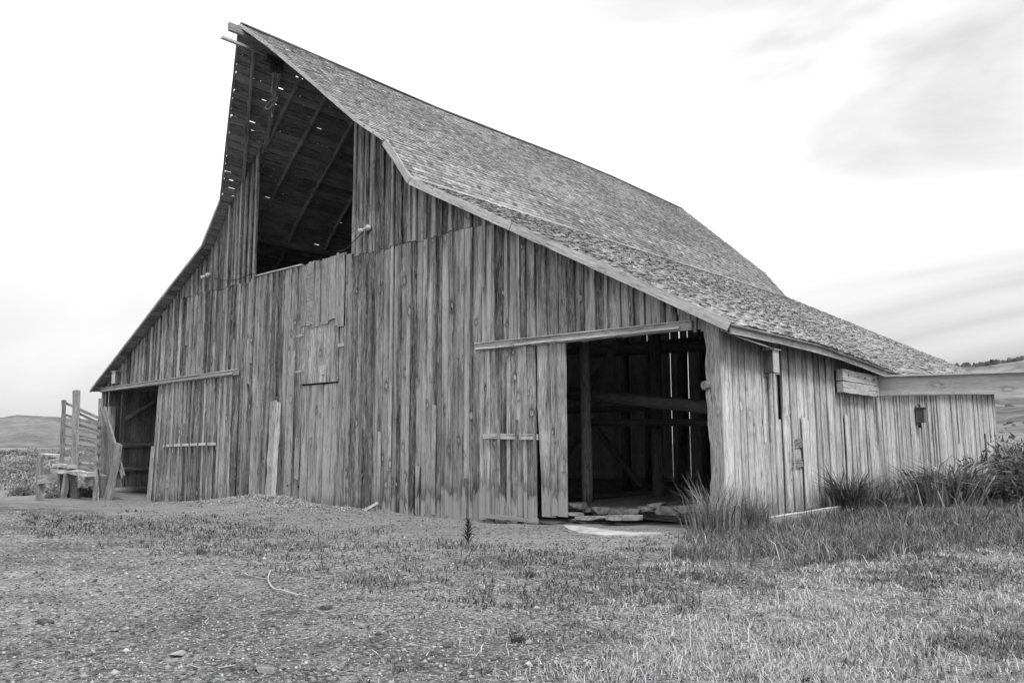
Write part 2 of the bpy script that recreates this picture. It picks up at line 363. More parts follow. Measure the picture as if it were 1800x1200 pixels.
# ---------------------------------------------------------------- hills
def hill(name, pts, r_a, r_b, lo, hi, seed, tail):
    """pts: (pixel x, pixel y) of the skyline; the hill rises from r_a to r_b and falls behind"""
    m, t = mat(name+'_slopes'); pos = N(t, 'ShaderNodeNewGeometry').outputs['Position']
    n = noise(t, pos, .012, 9, .72, .8); n2 = noise(t, pos, .09, 5, .7)
    v = ma(t, 'MULTIPLY_ADD', mrange(t, n, .42, .58, 0, 1), .6, ma(t, 'MULTIPLY', mrange(t, n2, .42, .6, 0, 1), .4))
    out(t, mixf(t, v, lo, hi), .95, None, .05)
    px = np.linspace(pts[0][0], pts[-1][0], 260); py = np.interp(px, [p[0] for p in pts], [p[1] for p in pts])
    az = []; el = []
    for a, b in zip(px, py):
        d = ray(a, b); az.append(math.atan2(d[1], d[0])); el.append(d[2]/math.hypot(d[0], d[1]))
    az = np.array(az); el = np.array(el); rs = np.linspace(0, 1, 60); V = []
    for q in rs:
        r = r_a+(r_b-r_a)*min(q/.7, 1)+(900*max(q-.7, 0)/.3)
        k = tail(min(q/.7, 1)) if q <= .7 else 1-(q-.7)/.3
        x = CAM[0]+r*np.cos(az); y = CAM[1]+r*np.sin(az)
        z = 1.55*0+(el*r_b+1.55)*k - 2*(q < .02) + (fbm(x*.012, y*.012, seed)-.5)*26*math.sin(math.pi*min(q/.7, 1)) + (fbm(x*.06, y*.06, seed+4)-.5)*3
        V.append(np.stack([x, y, z], 1))
    n_ = len(px); V = np.concatenate(V)
    i, j = np.meshgrid(np.arange(59), np.arange(n_-1), indexing='ij')
    F_ = np.stack([i*n_+j, (i+1)*n_+j, (i+1)*n_+j+1, i*n_+j+1], -1).reshape(-1, 4)[:, ::-1]
    return tag(npmesh(name, V, F_, m, smooth=True), kind='structure')
hill('hill', [(-700, 770), (-400, 745), (-150, 742), (-40, 737), (0, 733), (30, 729), (100, 732), (200, 741), (330, 752), (600, 760), (900, 775)], 500, 1700, .09, .20, 11, lambda q: (q**1.6)*.55+.45*sstep(.75, 1.0, q))
hill('hill', [(1200, 745), (1400, 700), (1560, 665), (1640, 648), (1700, 642), (1760, 637), (1800, 630), (1950, 610), (2300, 560), (2700, 600)], 90, 900, .06, .24, 31, lambda q: q**1.15)
# scrub along the skyline of the right-hand hill
MBt = MB(); r = 900*.995
for q in range(420):
    px = random.uniform(1600, 2300); py = np.interp(px, [1200, 1400, 1560, 1640, 1700, 1760, 1800, 1950, 2300], [745, 700, 665, 648, 642, 637, 630, 610, 560])
    d = ray(px, py); d = d/math.hypot(d[0], d[1]); p = CAM+d*random.uniform(850, 900); s_ = random.uniform(1.2, 3.6); p[2] -= 1.5
    MBt.log(p, p+np.array([0, 0, s_*1.3]), s_, s_*.25, 6, 2, .35)
tag(MBt.build('skyline_scrub', tonemat('scrub_foliage', .05, .10)), 'row of small dark scrub bushes along the crest of the far hill', 'scrub', kind='stuff')

MBt = MB()
for q in range(160):
    d = ray(random.uniform(1735, 2100), 700); d = d/math.hypot(d[0], d[1]); rr_ = random.uniform(120, 600); k = (rr_-90)/810
    p = CAM+d*rr_; px1, py1 = None, None
    ze = np.interp(900+CF*(d@rt)/(d@fw), [1560, 1640, 1700, 1760, 1800, 1950, 2300], [665, 648, 642, 637, 630, 610, 560]); e2 = ray(900+CF*(d@rt)/(d@fw), ze); el_ = e2[2]/math.hypot(e2[0], e2[1])
    p[2] = (el_*900+1.55)*k**1.15+(float(fbm(np.array([p[0]*.012]), np.array([p[1]*.012]), 31)[0])-.5)*26*math.sin(math.pi*k)-.5; s_ = random.uniform(.25, .8)*(.6+rr_/300)
    MBt.log(p, p+np.array([0, 0, s_*.9]), s_, s_*.3, 7, 2, .35)
tag(MBt.build('hillside_scrub', bpy.data.materials['scrub_foliage']), 'small dark scrub dotted over the far slope on the right', 'scrub', kind='stuff')

# ---------------------------------------------------------------- barn data
BW = 14.12; BD = 23.45
PX = [0, 4.4, 5.51, 9.09, 14.52]; PZ = [14.09, 9.96, 8.57, 6.68, 3.80]
def sag(x, y):
    ax = np.abs(x)
    s = -.36*np.exp(-((np.asarray(y)-10.5)/4.2)**2)*np.clip((ax-6)/8.5, 0, 1)**2*(np.asarray(x) > 0)
    ridge = -.10*np.sin(np.clip(np.asarray(y)/BD, 0, 1)*math.pi*2.2)*np.clip(1-ax/6, 0, 1)
    return s+ridge
def roofz(x, y=0): return float(np.interp(abs(x), PX, PZ)+sag(x, y))
def yfront(x): return -.32 if x < -4.4 else -.32-2.0*(x+4.4)/4.4 if x < 0 else float(np.interp(abs(x), [0, .85, 1.6, 2.44, 3.8, 4.4, 20], [-2.32, -1.72, -1.46, -1.2, -.85, -.32, -.32]))
barn = empty('barn'); tag(barn, 'huge old timber barn with a pointed hay hood, steep shingle roof and open loft', 'barn')
TH = .10                                       # roof build-up between wall top and shingle surface
front = lambda x, o_, z: (x, -o_, z)
side = lambda x, o_, z: (BW+o_, x, z)
back = lambda x, o_, z: (x, BD+o_, z)
lside = lambda x, o_, z: (-BW-o_, x, z)

# --- front wall
b = MB(); P_ = []
def fcol(xa, xb):
    """solid z intervals of the front wall at this board"""
    xm = (xa+xb)/2; gb = gz1(xm, 0)-.15; ta = roofz(xa)-TH; tb = roofz(xb)-TH
    if xm < -13.9: return [(gb, gb, ta, tb)]
    if xm < -8.6: return [(3.86, 3.86, ta, tb)]
    if -2.58 < xm < 2.64:
        if .24 < xm < 2.07: return [(gb, gb, 3.31, 3.31), (5.22, 5.22, 7.06, 7.06)]
        return [(gb, gb, 7.06, 7.06)]
    if 9.52 < xm < 13.83: return [(3.78, 3.78, ta, tb)]
    return [(gb, gb, ta, tb)]
cuts = [-BW, -13.9, -8.6, -2.58, .24, 2.07, 2.64, 9.52, 13.83]
bounds = []
for a, c in zip(cuts[:-1], cuts[1:]):
    n_ = max(1, round((c-a)/.34)); ws = [random.uniform(.75, 1.25) for _ in range(n_)]; s_ = sum(ws); x = a
    for w in ws: bounds.append((x, x+w/s_*(c-a), a, c)); x += w/s_*(c-a)
seam = lambda x: 7.0+.02*math.sin(x*3)
for (xa, xb, ca, cc) in bounds:
    g_ = random.uniform(.006, .022); yo = random.uniform(-.006, .008); tn = random.random()
    for (z0a, z0b, z1a, z1b) in fcol(xa, xb):
        if z1a > 7.15 and z0a < 6 and not (-2.58 < xa < 2.6):
            sj = seam(xa)+random.uniform(-.03, .03)
            b.vplank(front, xa+g_, xb-g_, -.03+yo, yo, z0a+random.uniform(-.03, .02), z0b, sj, sj, tn, random.uniform(-.0008, .0008), 3)
            b.vplank(front, xa+g_, xb-g_, -.008+yo, .018+yo, sj-.06, sj-.06+random.uniform(-.02, .02), z1a, z1b, random.random()*.9, 0, 2)
        else:
            b.vplank(front, xa+g_, xb-g_, -.03+yo, yo, z0a+random.uniform(-.03, .02), z0b, z1a, z1b, tn, 0, 3)
# battens, each running a different length
for q in range(1, len(bounds)):
    xa = bounds[q][0]
    if random.random() < .06: continue
    if .24 <= xa <= 2.1: continue
    w = random.uniform(.07, .125); L, R_ = fcol(xa-.02, xa), fcol(xa, xa+.02)
    if len(L) > 1 or len(R_) > 1: continue
    z0 = max(L[0][0], R_[0][0]); z1 = min(L[0][2], R_[0][3])-.02
    if xa < -3.2 and xa > -8.8: z0 = 3.95
    if 7.75 < xa < 10.4: z0 = 3.97
    xx = xa+random.choice((-1, 1))*random.uniform(.01, .065)
    if abs(xa+8.6) < .02 or xa > 9.5: z0 = 3.95
    def st(za, zb, oo=0):
        b.vplank(front, xx-w/2, xx+w/2, .008+oo, .055+oo, za, za, zb, zb-(.0 if zb < 7.5 else w*.5), random.random(), random.uniform(-.0015, .0015), 3, .005)
    if z1 > 7.2:
        if z0 < 6: st(z0+(random.choice([0, 0, 0, .3, 1.2, 2.0]) if random.random() < .5 else 0), seam(xa)-.05)
        st(max(seam(xa)-.04, z0), z1, .024)
    else:
        lg = z1-z0 > 3.2; st(z0+(random.choice([0, .6, 1.4]) if lg and random.random() < .3 else 0), z1-(random.choice([0, 0, .5]) if lg and z1 < 7 else 0))
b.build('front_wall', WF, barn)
# header logs / frame behind the openings
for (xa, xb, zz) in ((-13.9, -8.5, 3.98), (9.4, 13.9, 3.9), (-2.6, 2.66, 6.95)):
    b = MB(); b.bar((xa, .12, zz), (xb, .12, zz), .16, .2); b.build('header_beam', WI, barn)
b = MB(); b.bar((-2.56, -.02, 7.09), (.1, -.02, 7.085), .10, .045, seg=4, jit=.006, tone=.9); b.build('loft_sill', WL, barn)
# loft opening jambs
for xj in (-2.64, 2.70):
    b = MB(); b.bar((xj, -.06, 4.2 if xj < 0 else 7.0), (xj, -.06, roofz(xj)-.35), .13, .035, (0, 1, 0), 5, .005, .45); b.build('loft_jamb', WF, barn)

# --- right side wall
b = MB(); y = .0
while y < BD:
    w = random.uniform(.22, .46); y1 = min(y+w, BD); tp = lambda yy: roofz(BW, yy)-.16; tn = random.random()
    ln = (-.02+.028*math.exp(-y/6))*random.uniform(.5, 1.4)
    gb = gz1(BW+.2, y)-.06+random.uniform(-.02, .12)
    sg = [(gb, tp(y))]
    if 2.25 < y+w/2 < 2.55: sg = [(gb, 2.05), (3.0, tp(y))]
    if 12.6 < y+w/2 < 12.95: sg = [(gb, 2.0), (2.7, tp(y))]
    if 3.05 < y+w/2 < 3.75: sg = [(gb, 1.02), (1.2, 1.45), (1.6, tp(y))]
    if 21.2 < y+w/2 < 21.6: sg = [(gb, .5), (1.9, tp(y))]
    for za, zb in sg:
        b.vplank(side, y+random.uniform(.005, .022), y1-random.uniform(.005, .022), -.03, random.uniform(-.008, .012), za, za+random.uniform(-.05, .05), zb, zb, tn, ln*.3, 3, .006)
    if random.random() < .68:
        wb = random.uniform(.04, .11); z0 = gb+random.choice([0, 0, 0, .5, 1.6]); z1 = tp(y)-random.choice([0, 0, 0, 0, .4])
        yb = y+random.uniform(-.03, .03)
        b.vplank(side, yb-wb/2, yb+wb/2, .014, .045, z0, z0, z1, z1, random.random(), ln, 4, .008)
    y = y1
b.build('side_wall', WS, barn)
b = MB(); b.vplank(side, 2.2, 2.62, -.06, -.035, 1.9, 1.9, 3.1, 3.1, .1, 0, 2); b.build('recessed_board', WM, barn)
# odd short patches nailed over the side wall
for (y0_, y1_, z0, z1, tn) in ((3.62, 3.98, .1, 2.15, .9), (2.62, 2.95, .1, 2.2, .8), (6.3, 6.5, .2, 2.3, .7), (8.0, 8.12, 1.2, 2.9, .2)):
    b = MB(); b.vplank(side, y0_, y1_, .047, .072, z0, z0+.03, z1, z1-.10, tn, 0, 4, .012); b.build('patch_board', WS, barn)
b = MB()
for zc, yy in ((1.52, 3.3), (1.10, 3.35)):
    b.bar((BW-.03, yy-.28, zc), (BW-.01, yy+.33, zc+.02), .12, .19, seg=5, jit=.02, tone=.1)
b.build('broken_planks', WM, barn)

# --- left and back walls
b = MB(); y = 0
while y < BD:
    w = random.uniform(.2, .34); b.vplank(lside, y+.008, min(y+w, BD)-.008, -.03, random.uniform(-.006, .006), -.7, -.7, roofz(BW)-.14, roofz(BW)-.14, None, 0, 2); y += w
    if random.random() < .6: b.vplank(lside, y-.05, y+.05, .01, .035, -.7, -.7, 3.8, 3.8, None, 0, 2)
b.build('side_wall', WM, barn)
b = MB(); x = -BW
while x < BW:
    w = random.uniform(.22, .34); gp = .003
    for xs_, ww_ in ((-3.1, .012), (-2.22, .03), (-1.5, .010), (-.82, .03), (-.27, .06), (.22, .035)):
        if x < xs_ < x+w+.06: w = max(xs_-x, .05)
        if abs(x-xs_) < 1e-6: x += ww_; w = .25
    xb = min(x+w, BW); b.vplank(back, x+gp, xb-gp, 0, .03, -.6, -.6, roofz(x)-TH, roofz(xb)-TH, None, 0, 2)
    if random.random() < .85 and not -2.5 < x < .6: b.vplank(back, x-.04, x+.04, .03, .05, -.6, -.6, roofz(x)-TH-.05, roofz(x)-TH-.05); 
    x = xb
b.build('back_wall', WL, barn)

# --- roof: shingle courses
cum = [0]
for q in range(4): cum.append(cum[-1]+math.hypot(PX[q+1]-PX[q], PZ[q+1]-PZ[q]))
def slope_pt(s, sgn):
    q = int(np.clip(np.searchsorted(cum, s)-1, 0, 3)); t_ = (s-cum[q])/(cum[q+1]-cum[q])
    x = PX[q]+(PX[q+1]-PX[q])*t_; z = PZ[q]+(PZ[q+1]-PZ[q])*t_
    dx = (PX[q+1]-PX[q]); dz = (PZ[q+1]-PZ[q]); L = math.hypot(dx, dz)
    return x*sgn, z, dx/L*sgn, dz/L
def shingles(sgn, expo, length, name, holes=0):
    V = []; T_ = []; U = []; s = expo*.9; row = 0; Vb = []
    while s < cum[4]+.06:
        x, z, tx, tz = slope_pt(min(s, cum[4]), sgn); nx, nz = -tz*sgn*sgn, tx*sgn
        nx, nz = (-tz, tx) if sgn > 0 else (tz, -tx)
        ext = max(0, s-cum[4]); x += tx*ext; z += tz*ext
        yf = yfront(x); yy = yf-.06+random.uniform(-.03, .03); messy = float(sstep(cum[2]-.3, cum[2]+1.2, s))
        if sgn < 0: messy *= .4
        wave = random.uniform(-.01, .01)
        while yy < BD+.32:
            w = random.uniform(.09, .26); y1 = yy+w-random.uniform(.003, .012)*(1-.6*messy)
            if holes and s < 9 and random.random() < holes*(1.0 if yy < .3 and s < 6 else .12): yy += w; continue
            if messy and random.random() < .006: yy += w; continue
            js = random.gauss(0, .007+.010*messy)+wave; lift = (.030-.014*messy if sgn > 0 else .016)+abs(random.gauss(0, .003+.005*messy)); rot = random.gauss(0, .008+.016*messy)
            wy = 0; th_ = random.uniform(.018, .028)*(1-.5*messy)
            fade = fbm(np.array([yy*.25]), np.array([s*.4]), 77)[0]
            tn = np.clip(random.gauss(.5+.16*messy, .2-.06*messy)+(fade-.5)*.9, 0, 1)
            if random.random() < .04: tn = random.choice([.02, 1.25])
            z_s = float(sag(x, yy)) 
            curl = 0
            bx = x+tx*js; bz = z+tz*js+z_s; ux = x-tx*length; uz = z-tz*length+z_s
            lf2 = lift+random.gauss(0, .004+.004*messy)
            xu_, zu_, _a, _b = slope_pt(max(s-length+js, .001), sgn); ux, uz = xu_, zu_+z_s
            pts = [(ux+nx*.002, yy+rot*length, uz+nz*.002), (ux+nx*.002, y1+rot*length, uz+nz*.002),
                   (bx+nx*lift, y1, bz+nz*lift), (bx+nx*max(lf2, .006), yy, bz+nz*max(lf2, .006)),
                   (bx+nx*(lift-th_-.004), y1, bz+nz*(lift-th_-.004)), (bx+nx*(max(lf2, .006)-th_-.004), yy, bz+nz*(max(lf2, .006)-th_-.004)),
                   (ux-nx*.006, yy+rot*length, uz-nz*.006), (ux-nx*.006, y1+rot*length, uz-nz*.006)]
            V.extend(pts); T_.append(tn); U.append((random.uniform(0, 50), w))
            yy += w
        s += expo; row += 1
    V = np.array(V); n_ = len(T_)
    base = np.arange(n_)[:, None, None]*8
    pat = np.array([[0, 1, 2, 3], [3, 2, 4, 5], [0, 3, 5, 6], [1, 7, 4, 2], [6, 5, 4, 7]])
    if sgn < 0: pat = pat[:, ::-1]
    F_ = (base+pat[None]).reshape(-1, 4)
    uo = np.array([u[0] for u in U]); uw = np.array([u[1] for u in U])
    q = np.zeros((n_, 5, 4, 2))
    q[..., 0] = uo[:, None, None]; q[..., 1] = uo[:, None, None]*1.7
    cu = np.array([[0, 1, 1, 0], [0, 1, 1, 0], [0, 0, .1, .1], [0, .1, .1, 0], [0, 0, 1, 1]]); cv = np.array([[0, 0, 1, 1], [1, 1, 1.05, 1.05], [0, 1, 1, 0], [0, 0, 1, 1], [0, 1, 1, 0]])
    if sgn < 0: cu = cu[:, ::-1]; cv = cv[:, ::-1]
    q[..., 0] += cu[None]*uw[:, None, None]; q[..., 1] += cv[None]*length
    o = npmesh(name, V, F_, SH, np.repeat(np.array(T_), 8), barn, q)
    o.data.materials.append(SHB); mi = np.zeros(len(F_), np.int32); mi[1::5] = 1; o.data.polygons.foreach_set('material_index', mi)
    return o
shingles(1, .16, .31, 'roof_shingles')
shingles(-1, .205, .236, 'roof_shingles', .06)
# sheathing boards under the shingles, gaps between them
for sgn in (1, -1):
    b = MB(); s = .16
    while s < cum[4]:
        x, z, tx, tz = slope_pt(s, sgn); nx, nz = (-tz, tx) if sgn > 0 else (tz, -tx); yf = yfront(x)+.02
        ys = [yf]
        while ys[-1] < BD+.25: ys.append(min(ys[-1]+random.uniform(2.5, 4.5), BD+.25))
        for ya, yb in zip(ys[:-1], ys[1:]):
            wd = random.uniform(.235, .27)
            b.bar((x-nx*.028, ya-.075, z-nz*.028+float(sag(x, ya))), (x-nx*.028, yb-.004, z-nz*.028+float(sag(x, yb))), wd, .025, (nx, 0, nz), 3, .004)
        s += .285 if sgn < 0 else .262
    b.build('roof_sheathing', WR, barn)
# ridge cap
b = MB(); y = -2.35
while y < BD+.3:
    y1 = min(y+random.uniform(3, 4.5), BD+.3)
    for sg_ in (1, -1):
        b.bar((sg_*.075, y, 14.09+.0+float(sag(0, y))), (sg_*.075, y1, 14.09+float(sag(0, y1))), .17, .022, (sg_*.684, 0, .73), 3, .006, .15)
    y = y1
b.build('ridge_cap', WI, barn)
# rafters under the roof (each one a piece of timber, both slopes)
for sgn in (-1, 1):
    ry = [.12, 1.27, 2.7, 4.35, 5.9, 7.5, 9, 10.5, 12, 14, 16, 18, 20, 22]
    if sgn > 0: ry = ry[1::2]
    for yy in ry:
        b = MB()
        for q in range(4):
            x0, z0, x1, z1 = PX[q]*sgn, PZ[q], PX[q+1]*sgn, PZ[q+1]
            if q == 3: x1 = 14.0*sgn; z1 = float(np.interp(14.0, PX, PZ))
            if yfront((x0+x1)/2) > yy-.05 and q == 0:
                k_ = np.interp(-yy, [.32, .85, 1.2, 1.46, 1.72, 2.32], [4.4, 3.8, 2.44, 1.6, .85, 0]); x1 = (k_-.1)*sgn; z1 = float(np.interp(k_-.1, PX, PZ))
            if yy < 0 and q > 0: continue
            d = Vector((x1-x0, 0, z1-z0)).normalized(); nrm = Vector((-d.z*1, 0, d.x)) if sgn > 0 else Vector((d.z, 0, -d.x)); off = nrm*-.115
            b.bar(Vector((x0, yy, z0+float(sag(x0, yy))))+off, Vector((x1, yy, z1+float(sag(x1, yy))))+off, .065, .145, nrm, 4, .006, .5)
        b.build('rafter', WR, barn)
for (xa, ya, xb, yb_) in ((.42, -1.71, 3.9, .10), (.47, -.71, 2.7, .18)):
    for sgn in (-1, 1):
        b = MB(); nrm = Vector((.684*sgn, 0, .73)); za = float(np.interp(xa, PX, PZ)); zb = float(np.interp(xb, PX, PZ))
        b.bar(Vector((xa*sgn, ya, za))-nrm*.115, Vector((xb*sgn, yb_, zb))-nrm*.115, .07, .145, nrm, 5, .008, .6); b.build('hood_rafter', WR, barn)
# fascia along the front gable edge
def edge_board(sgn, segs, mname, wd, m_, oo=-.36):
    for (x0, x1, tn) in segs:
        b = MB()
        y0_, y1_ = yfront(x0*sgn)-(.075 if sgn > 0 else .075), yfront(x1*sgn)-(.075 if sgn > 0 else .075)
        b.bar((x0*sgn, y0_, roofz(x0*sgn)-wd*.5+.02), (x1*sgn, y1_, roofz(x1*sgn)-wd*.5+.02), .03 if sgn > 0 else .07, wd, (0, 0, 1), 8, .006, tn)
        b.build('fascia_board', m_, barn)
edge_board(1, [(4.42, 5.50, .8), (5.51, 9.08, .95), (9.1, 14.52, .75)], 'f', .20, WL)
edge_board(1, [(.02, .85, .7), (.85, 2.44, .6), (2.44, 3.8, .6), (3.8, 4.4, .7)], 'f', .11, WL)
edge_board(-1, [(.02, .85, .2), (.85, 2.44, .3), (2.44, 4.4, .4), (4.42, 5.5, .6), (5.51, 9.08, .6), (9.1, 14.5, .6)], 'f', .09, WM)
# side eave fascia
b = MB(); ys = np.linspace(-.32, BD+.3, 26)
for a, c in zip(ys[:-1], ys[1:]):
    b.bar((14.50, a, 3.80-.105+float(sag(14.5, a))), (14.50, c, 3.80-.105+float(sag(14.5, c))), .035, .225, (0, 0, 1), 1, .0, .9-.5*(a > 6))
b.build('eave_fascia', WL, barn)
b = MB()
b.bar((14.35, -.20, 3.64), (14.36, 1.6, 3.52), .26, .02, (.5, 0, 1), 5, .008, .8); b.build('soffit_board', WL, barn)

# --- posts, log braces and beams inside
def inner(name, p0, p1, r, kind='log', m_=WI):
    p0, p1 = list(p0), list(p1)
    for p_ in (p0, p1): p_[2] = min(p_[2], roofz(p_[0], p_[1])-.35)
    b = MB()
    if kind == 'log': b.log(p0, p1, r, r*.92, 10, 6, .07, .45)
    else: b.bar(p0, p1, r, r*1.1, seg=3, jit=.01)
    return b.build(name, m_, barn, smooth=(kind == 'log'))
def onplane(px, py, yp): return hit(px, py, 1, yp)
YI = 2.6
p = onplane(1032, 600, YI); q_ = onplane(1032, 868, YI)
inner('post', (q_[0], YI, -.2), (q_[0], YI, 4.3), .15, m_=WM)
for (x0_, x1_) in ((11.5, 14),):
    pass
inner('tie_beam', onplane(985, 690, 3.0), onplane(1250, 716, 3.0), .17)
inner('tie_beam', onplane(1035, 742, 4.5), onplane(1250, 742, 4.5), .10)
inner('tie_beam', onplane(1035, 618, 6.0), onplane(1245, 606, 6.0), .19)
inner('tie_beam', onplane(985, 722, 5.0), onplane(1135, 716, 5.0), .09)
inner('brace', onplane(1040, 670, 3.6), onplane(1090, 600, 3.6), .09)
inner('brace', onplane(1042, 745, 6.6), onplane(1128, 856, 6.6), .10)
inner('brace', onplane(990, 805, 3.6), onplane(1030, 752, 3.6), .09)
inner('post', onplane(1200, 600, 9.5), onplane(1200, 872, 9.5), .16)
inner('post', onplane(1140, 605, 14.5), onplane(1140, 850, 14.5), .16)
inner('sill_log', onplane(1000, 876, 8.0), onplane(1250, 864, 8.0), .16)
for yy in (5.5, 11, 17):
    for xx in (-9.2, -4.5, 4.6, 9.3):
        inner('post', (xx, yy, -.3), (xx, yy, 6.2 if abs(xx) > 5 else 8.8), .17)
for yy in (.6, 6, 12, 18):
    inner('tie_beam', (-9.3, yy, 6.1), (9.3, yy, 6.1), .16)
for xx in (-4.5, 4.6): inner('purlin', (xx, .2, 8.9), (xx, 23, 8.9), .15)
b = MB(); x = 8.6
while x < 14.0:
    w = random.uniform(.22, .32); b.bar((x+w/2, 1.35, .06), (x+w/2, 7.9, .06), w-.01, .05, (0, 0, 1), 2, .006); x += w
b.build('plank_floor', WM, barn)
# aisle back partition with split boards that let daylight in from the far gaps
slits = [onplane(px, 700, BD)[0] for px in (1139, 1180, 1196, 1211)]
# left aisle rails
for zz, rr_ in ((1.55, .11), (.55, .10)):
    inner('rail_log', (-13.95, .5, zz), (-13.8, 7, zz-.08), rr_, m_=WM)
inner('sill_log', (-13.9, .4, -.35), (-13.75, 7, -.35), .16, m_=WM)
inner('brace', (-13.75, .8, 2.6), (-13.8, 2.6, 3.8), .10, m_=WM)

# --- corner board, ragged edge towards the door
b = MB(); rings = []; vs = []
for i_ in range(15):
    z = -.1+i_/14*4.05; xl = 13.84+random.uniform(-.03, .035)+(.05 if 1.0 < z < 1.6 else 0); xr = 14.14+random.uniform(-.006, .006)
    rings.append([(xl, -.07, z), (xr, -.07, z), (xr, -.03, z), (xl, -.03, z)]); vs.append(z)
b.ring(rings, (0, .3, .34, .64), vs, .75); b.build('corner_board', WM, barn)
b = MB(); b.bar((13.98, .07, -.2), (13.98, .07, 3.9), .26, .22, (0, 1, 0), 4, .01); b.build('corner_post', WM, barn)
b = MB(); b.log(hit(1237, 677, 1, -.16), hit(1237, 677, 1, -.16)+np.array([.06, .22, 0]), .085, .085, 10, 2, .05, .3); b.build('log_end', WM, barn)
b = MB(); b.bar((13.62, -.05, 3.72), (13.62, -.05, 4.25), .07, .03, (0, 1, 0), 2, .003, .8); b.bar((13.80, -.045, 3.72), (13.80, -.045, 4.0), .12, .03, (0, 1, 0), 2, .01, .7); b.build('trim_board', WM, barn)
b = MB(); b.bar((-14.05, -.05, -.5), (-14.05, -.05, 3.8), .14, .05, (0, 1, 0), 5, .008, .5); b.build('corner_board', WM, barn)

# --- sliding doors with their tracks
def track(x0, z0, x1, z1, yb, two):
    b = MB(); b.bar((x0, yb, z0), (x1, yb, z1), .06, .17, (0, 0, 1), 9, .006, .75); o = b.build('door_track', WM, barn)
    b = MB(); b.bar((x0+.05, yb-.05, z0-.04), (x1-.25, yb-.05, z1-.02), .04, .05, (0, 0, 1), 9, .006, .9); c = b.build('track_rail', WL if two else METAL, o)
    b = MB(); b.bar((x0, yb-.005, z0+.095), (x1, yb-.005, z1+.095), .10, .018, (0, 0, 1), 9, .004, 1.0); c = b.build('track_cap', WL, o)
track(7.70, 3.88, 13.60, 3.84, -.13, True)
track(-14.12, 3.82, -3.24, 3.93, -.13, False)
def door(xs, z0s, z1, lean, yb, m_, name, rail):
    b = MB(); n_ = len(xs)-1
    root = None
    for q in range(n_):
        xa, xb = xs[q], xs[q+1]; tn = random.random()
        za = z0s(xa)+random.uniform(-.03, .05)
        fr = lambda x, o_, z: (x-lean*(z1-z)*max(0, 1-(x-xs[0])/1.2), yb-o_, z)
        b.vplank(fr, xa+.006, xb-.006, -.03, random.uniform(-.006, .004), za, za, z1, z1, tn, 0, 4, .003)
        if random.random() < .7 and q > 0:
            w = random.uniform(.07, .11); b.vplank(fr, xa-w/2, xa+w/2, .01, .04, za+random.choice([0, 0, .9]), za, z1-.02, z1-.02, None, 0, 4, .006)
    return b.build(name, m_, barn)
def splitx(a, c, w):
    n_ = round((c-a)/w); ws = [random.uniform(.75, 1.3) for _ in range(n_)]; s_ = sum(ws); r = [a]
    for q in ws: r.append(r[-1]+q/s_*(c-a))
    return r
xs = splitx(7.80, 9.57, .3)
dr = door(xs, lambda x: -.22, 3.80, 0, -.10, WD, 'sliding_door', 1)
xs2 = [9.70, 10.12, 10.42]
b = MB()
fr2 = lambda x, o_, z: (x+.12*(1-(z/3.8))*0+(.0), .12-.22-o_+.0, z)
b.vplank(lambda x, o_, z: (x+(.10*math.sin(max(0, 2.4-z)/2.4*1.6) if x < 9.8 else 0), -.11-o_, z), 9.63, 10.13, -.03, 0, -.05, -.05, 3.8, 3.8, .85, 0, 8, .01)
b.vplank(lambda x, o_, z: (x, -.11-o_, z), 10.15, 10.44, -.03, .012, -.02, -.02, 3.8, 3.8, .75, 0, 6, .006)
b.vplank(lambda x, o_, z: (x, -.11-o_, z), 10.06, 10.2, .012, .04, 0, 0, 3.8, 3.8, .5, 0, 6, .006)
b.build('door_edge_boards', WD, dr)
b = MB(); b.bar((10.40, -.18, .95), (10.40, -.18, 1.5), .05, .10, (0, 1, 0), 4, .012, .6); b.build('door_handle', WM, dr)
b = MB(); b.bar((8.0, -.165, 1.74), (9.67, -.165, 1.70), .05, .12, (0, 0, 1), 4, .006, 1.0); b.build('cross_rail', WL, dr)
b = MB()
for xq in (8.52, 9.08, 9.62): b.bar((xq, -.205, .6), (xq+.01, -.205, 2.1), .07, .02, (0, 1, 0), 3, .006, .3)
b.build('rail_cleats', WD, dr)
b = MB(); b.bar((8.0, -.165, -.12), (9.67, -.165, -.14), .04, .10, (0, 0, 1), 4, .006, .6); b.build('foot_rail', WD, dr)
xs = splitx(-8.97, -3.24, .33)
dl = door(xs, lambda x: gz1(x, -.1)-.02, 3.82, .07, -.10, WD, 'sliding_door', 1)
b = MB(); b.bar((-8.2, -.165, 1.52), (-4.49, -.165, 1.58), .05, .09, (0, 0, 1), 6, .006, .9); b.build('cross_rail', WL, dl)
b = MB()
for xq in (-8.0, -7.4, -6.8, -6.2, -5.6, -5.0): b.bar((xq, -.20, .5), (xq+.01, -.20, 2.3), .07, .02, (0, 1, 0), 3, .006, .3)
b.build('rail_cleats', WD, dl)
b = MB(); b.vplank(lambda x, o_, z: (x-.07*(3.8-z), -.13-o_, z), -9.0, -8.75, .01, .05, gz1(-9, 0), gz1(-9, 0), 1.5, 1.5, .95, 0, 4, .01); b.build('door_edge_boards', WM, dl)

F_px = lambda px: hit(px, 520, 1, 0)
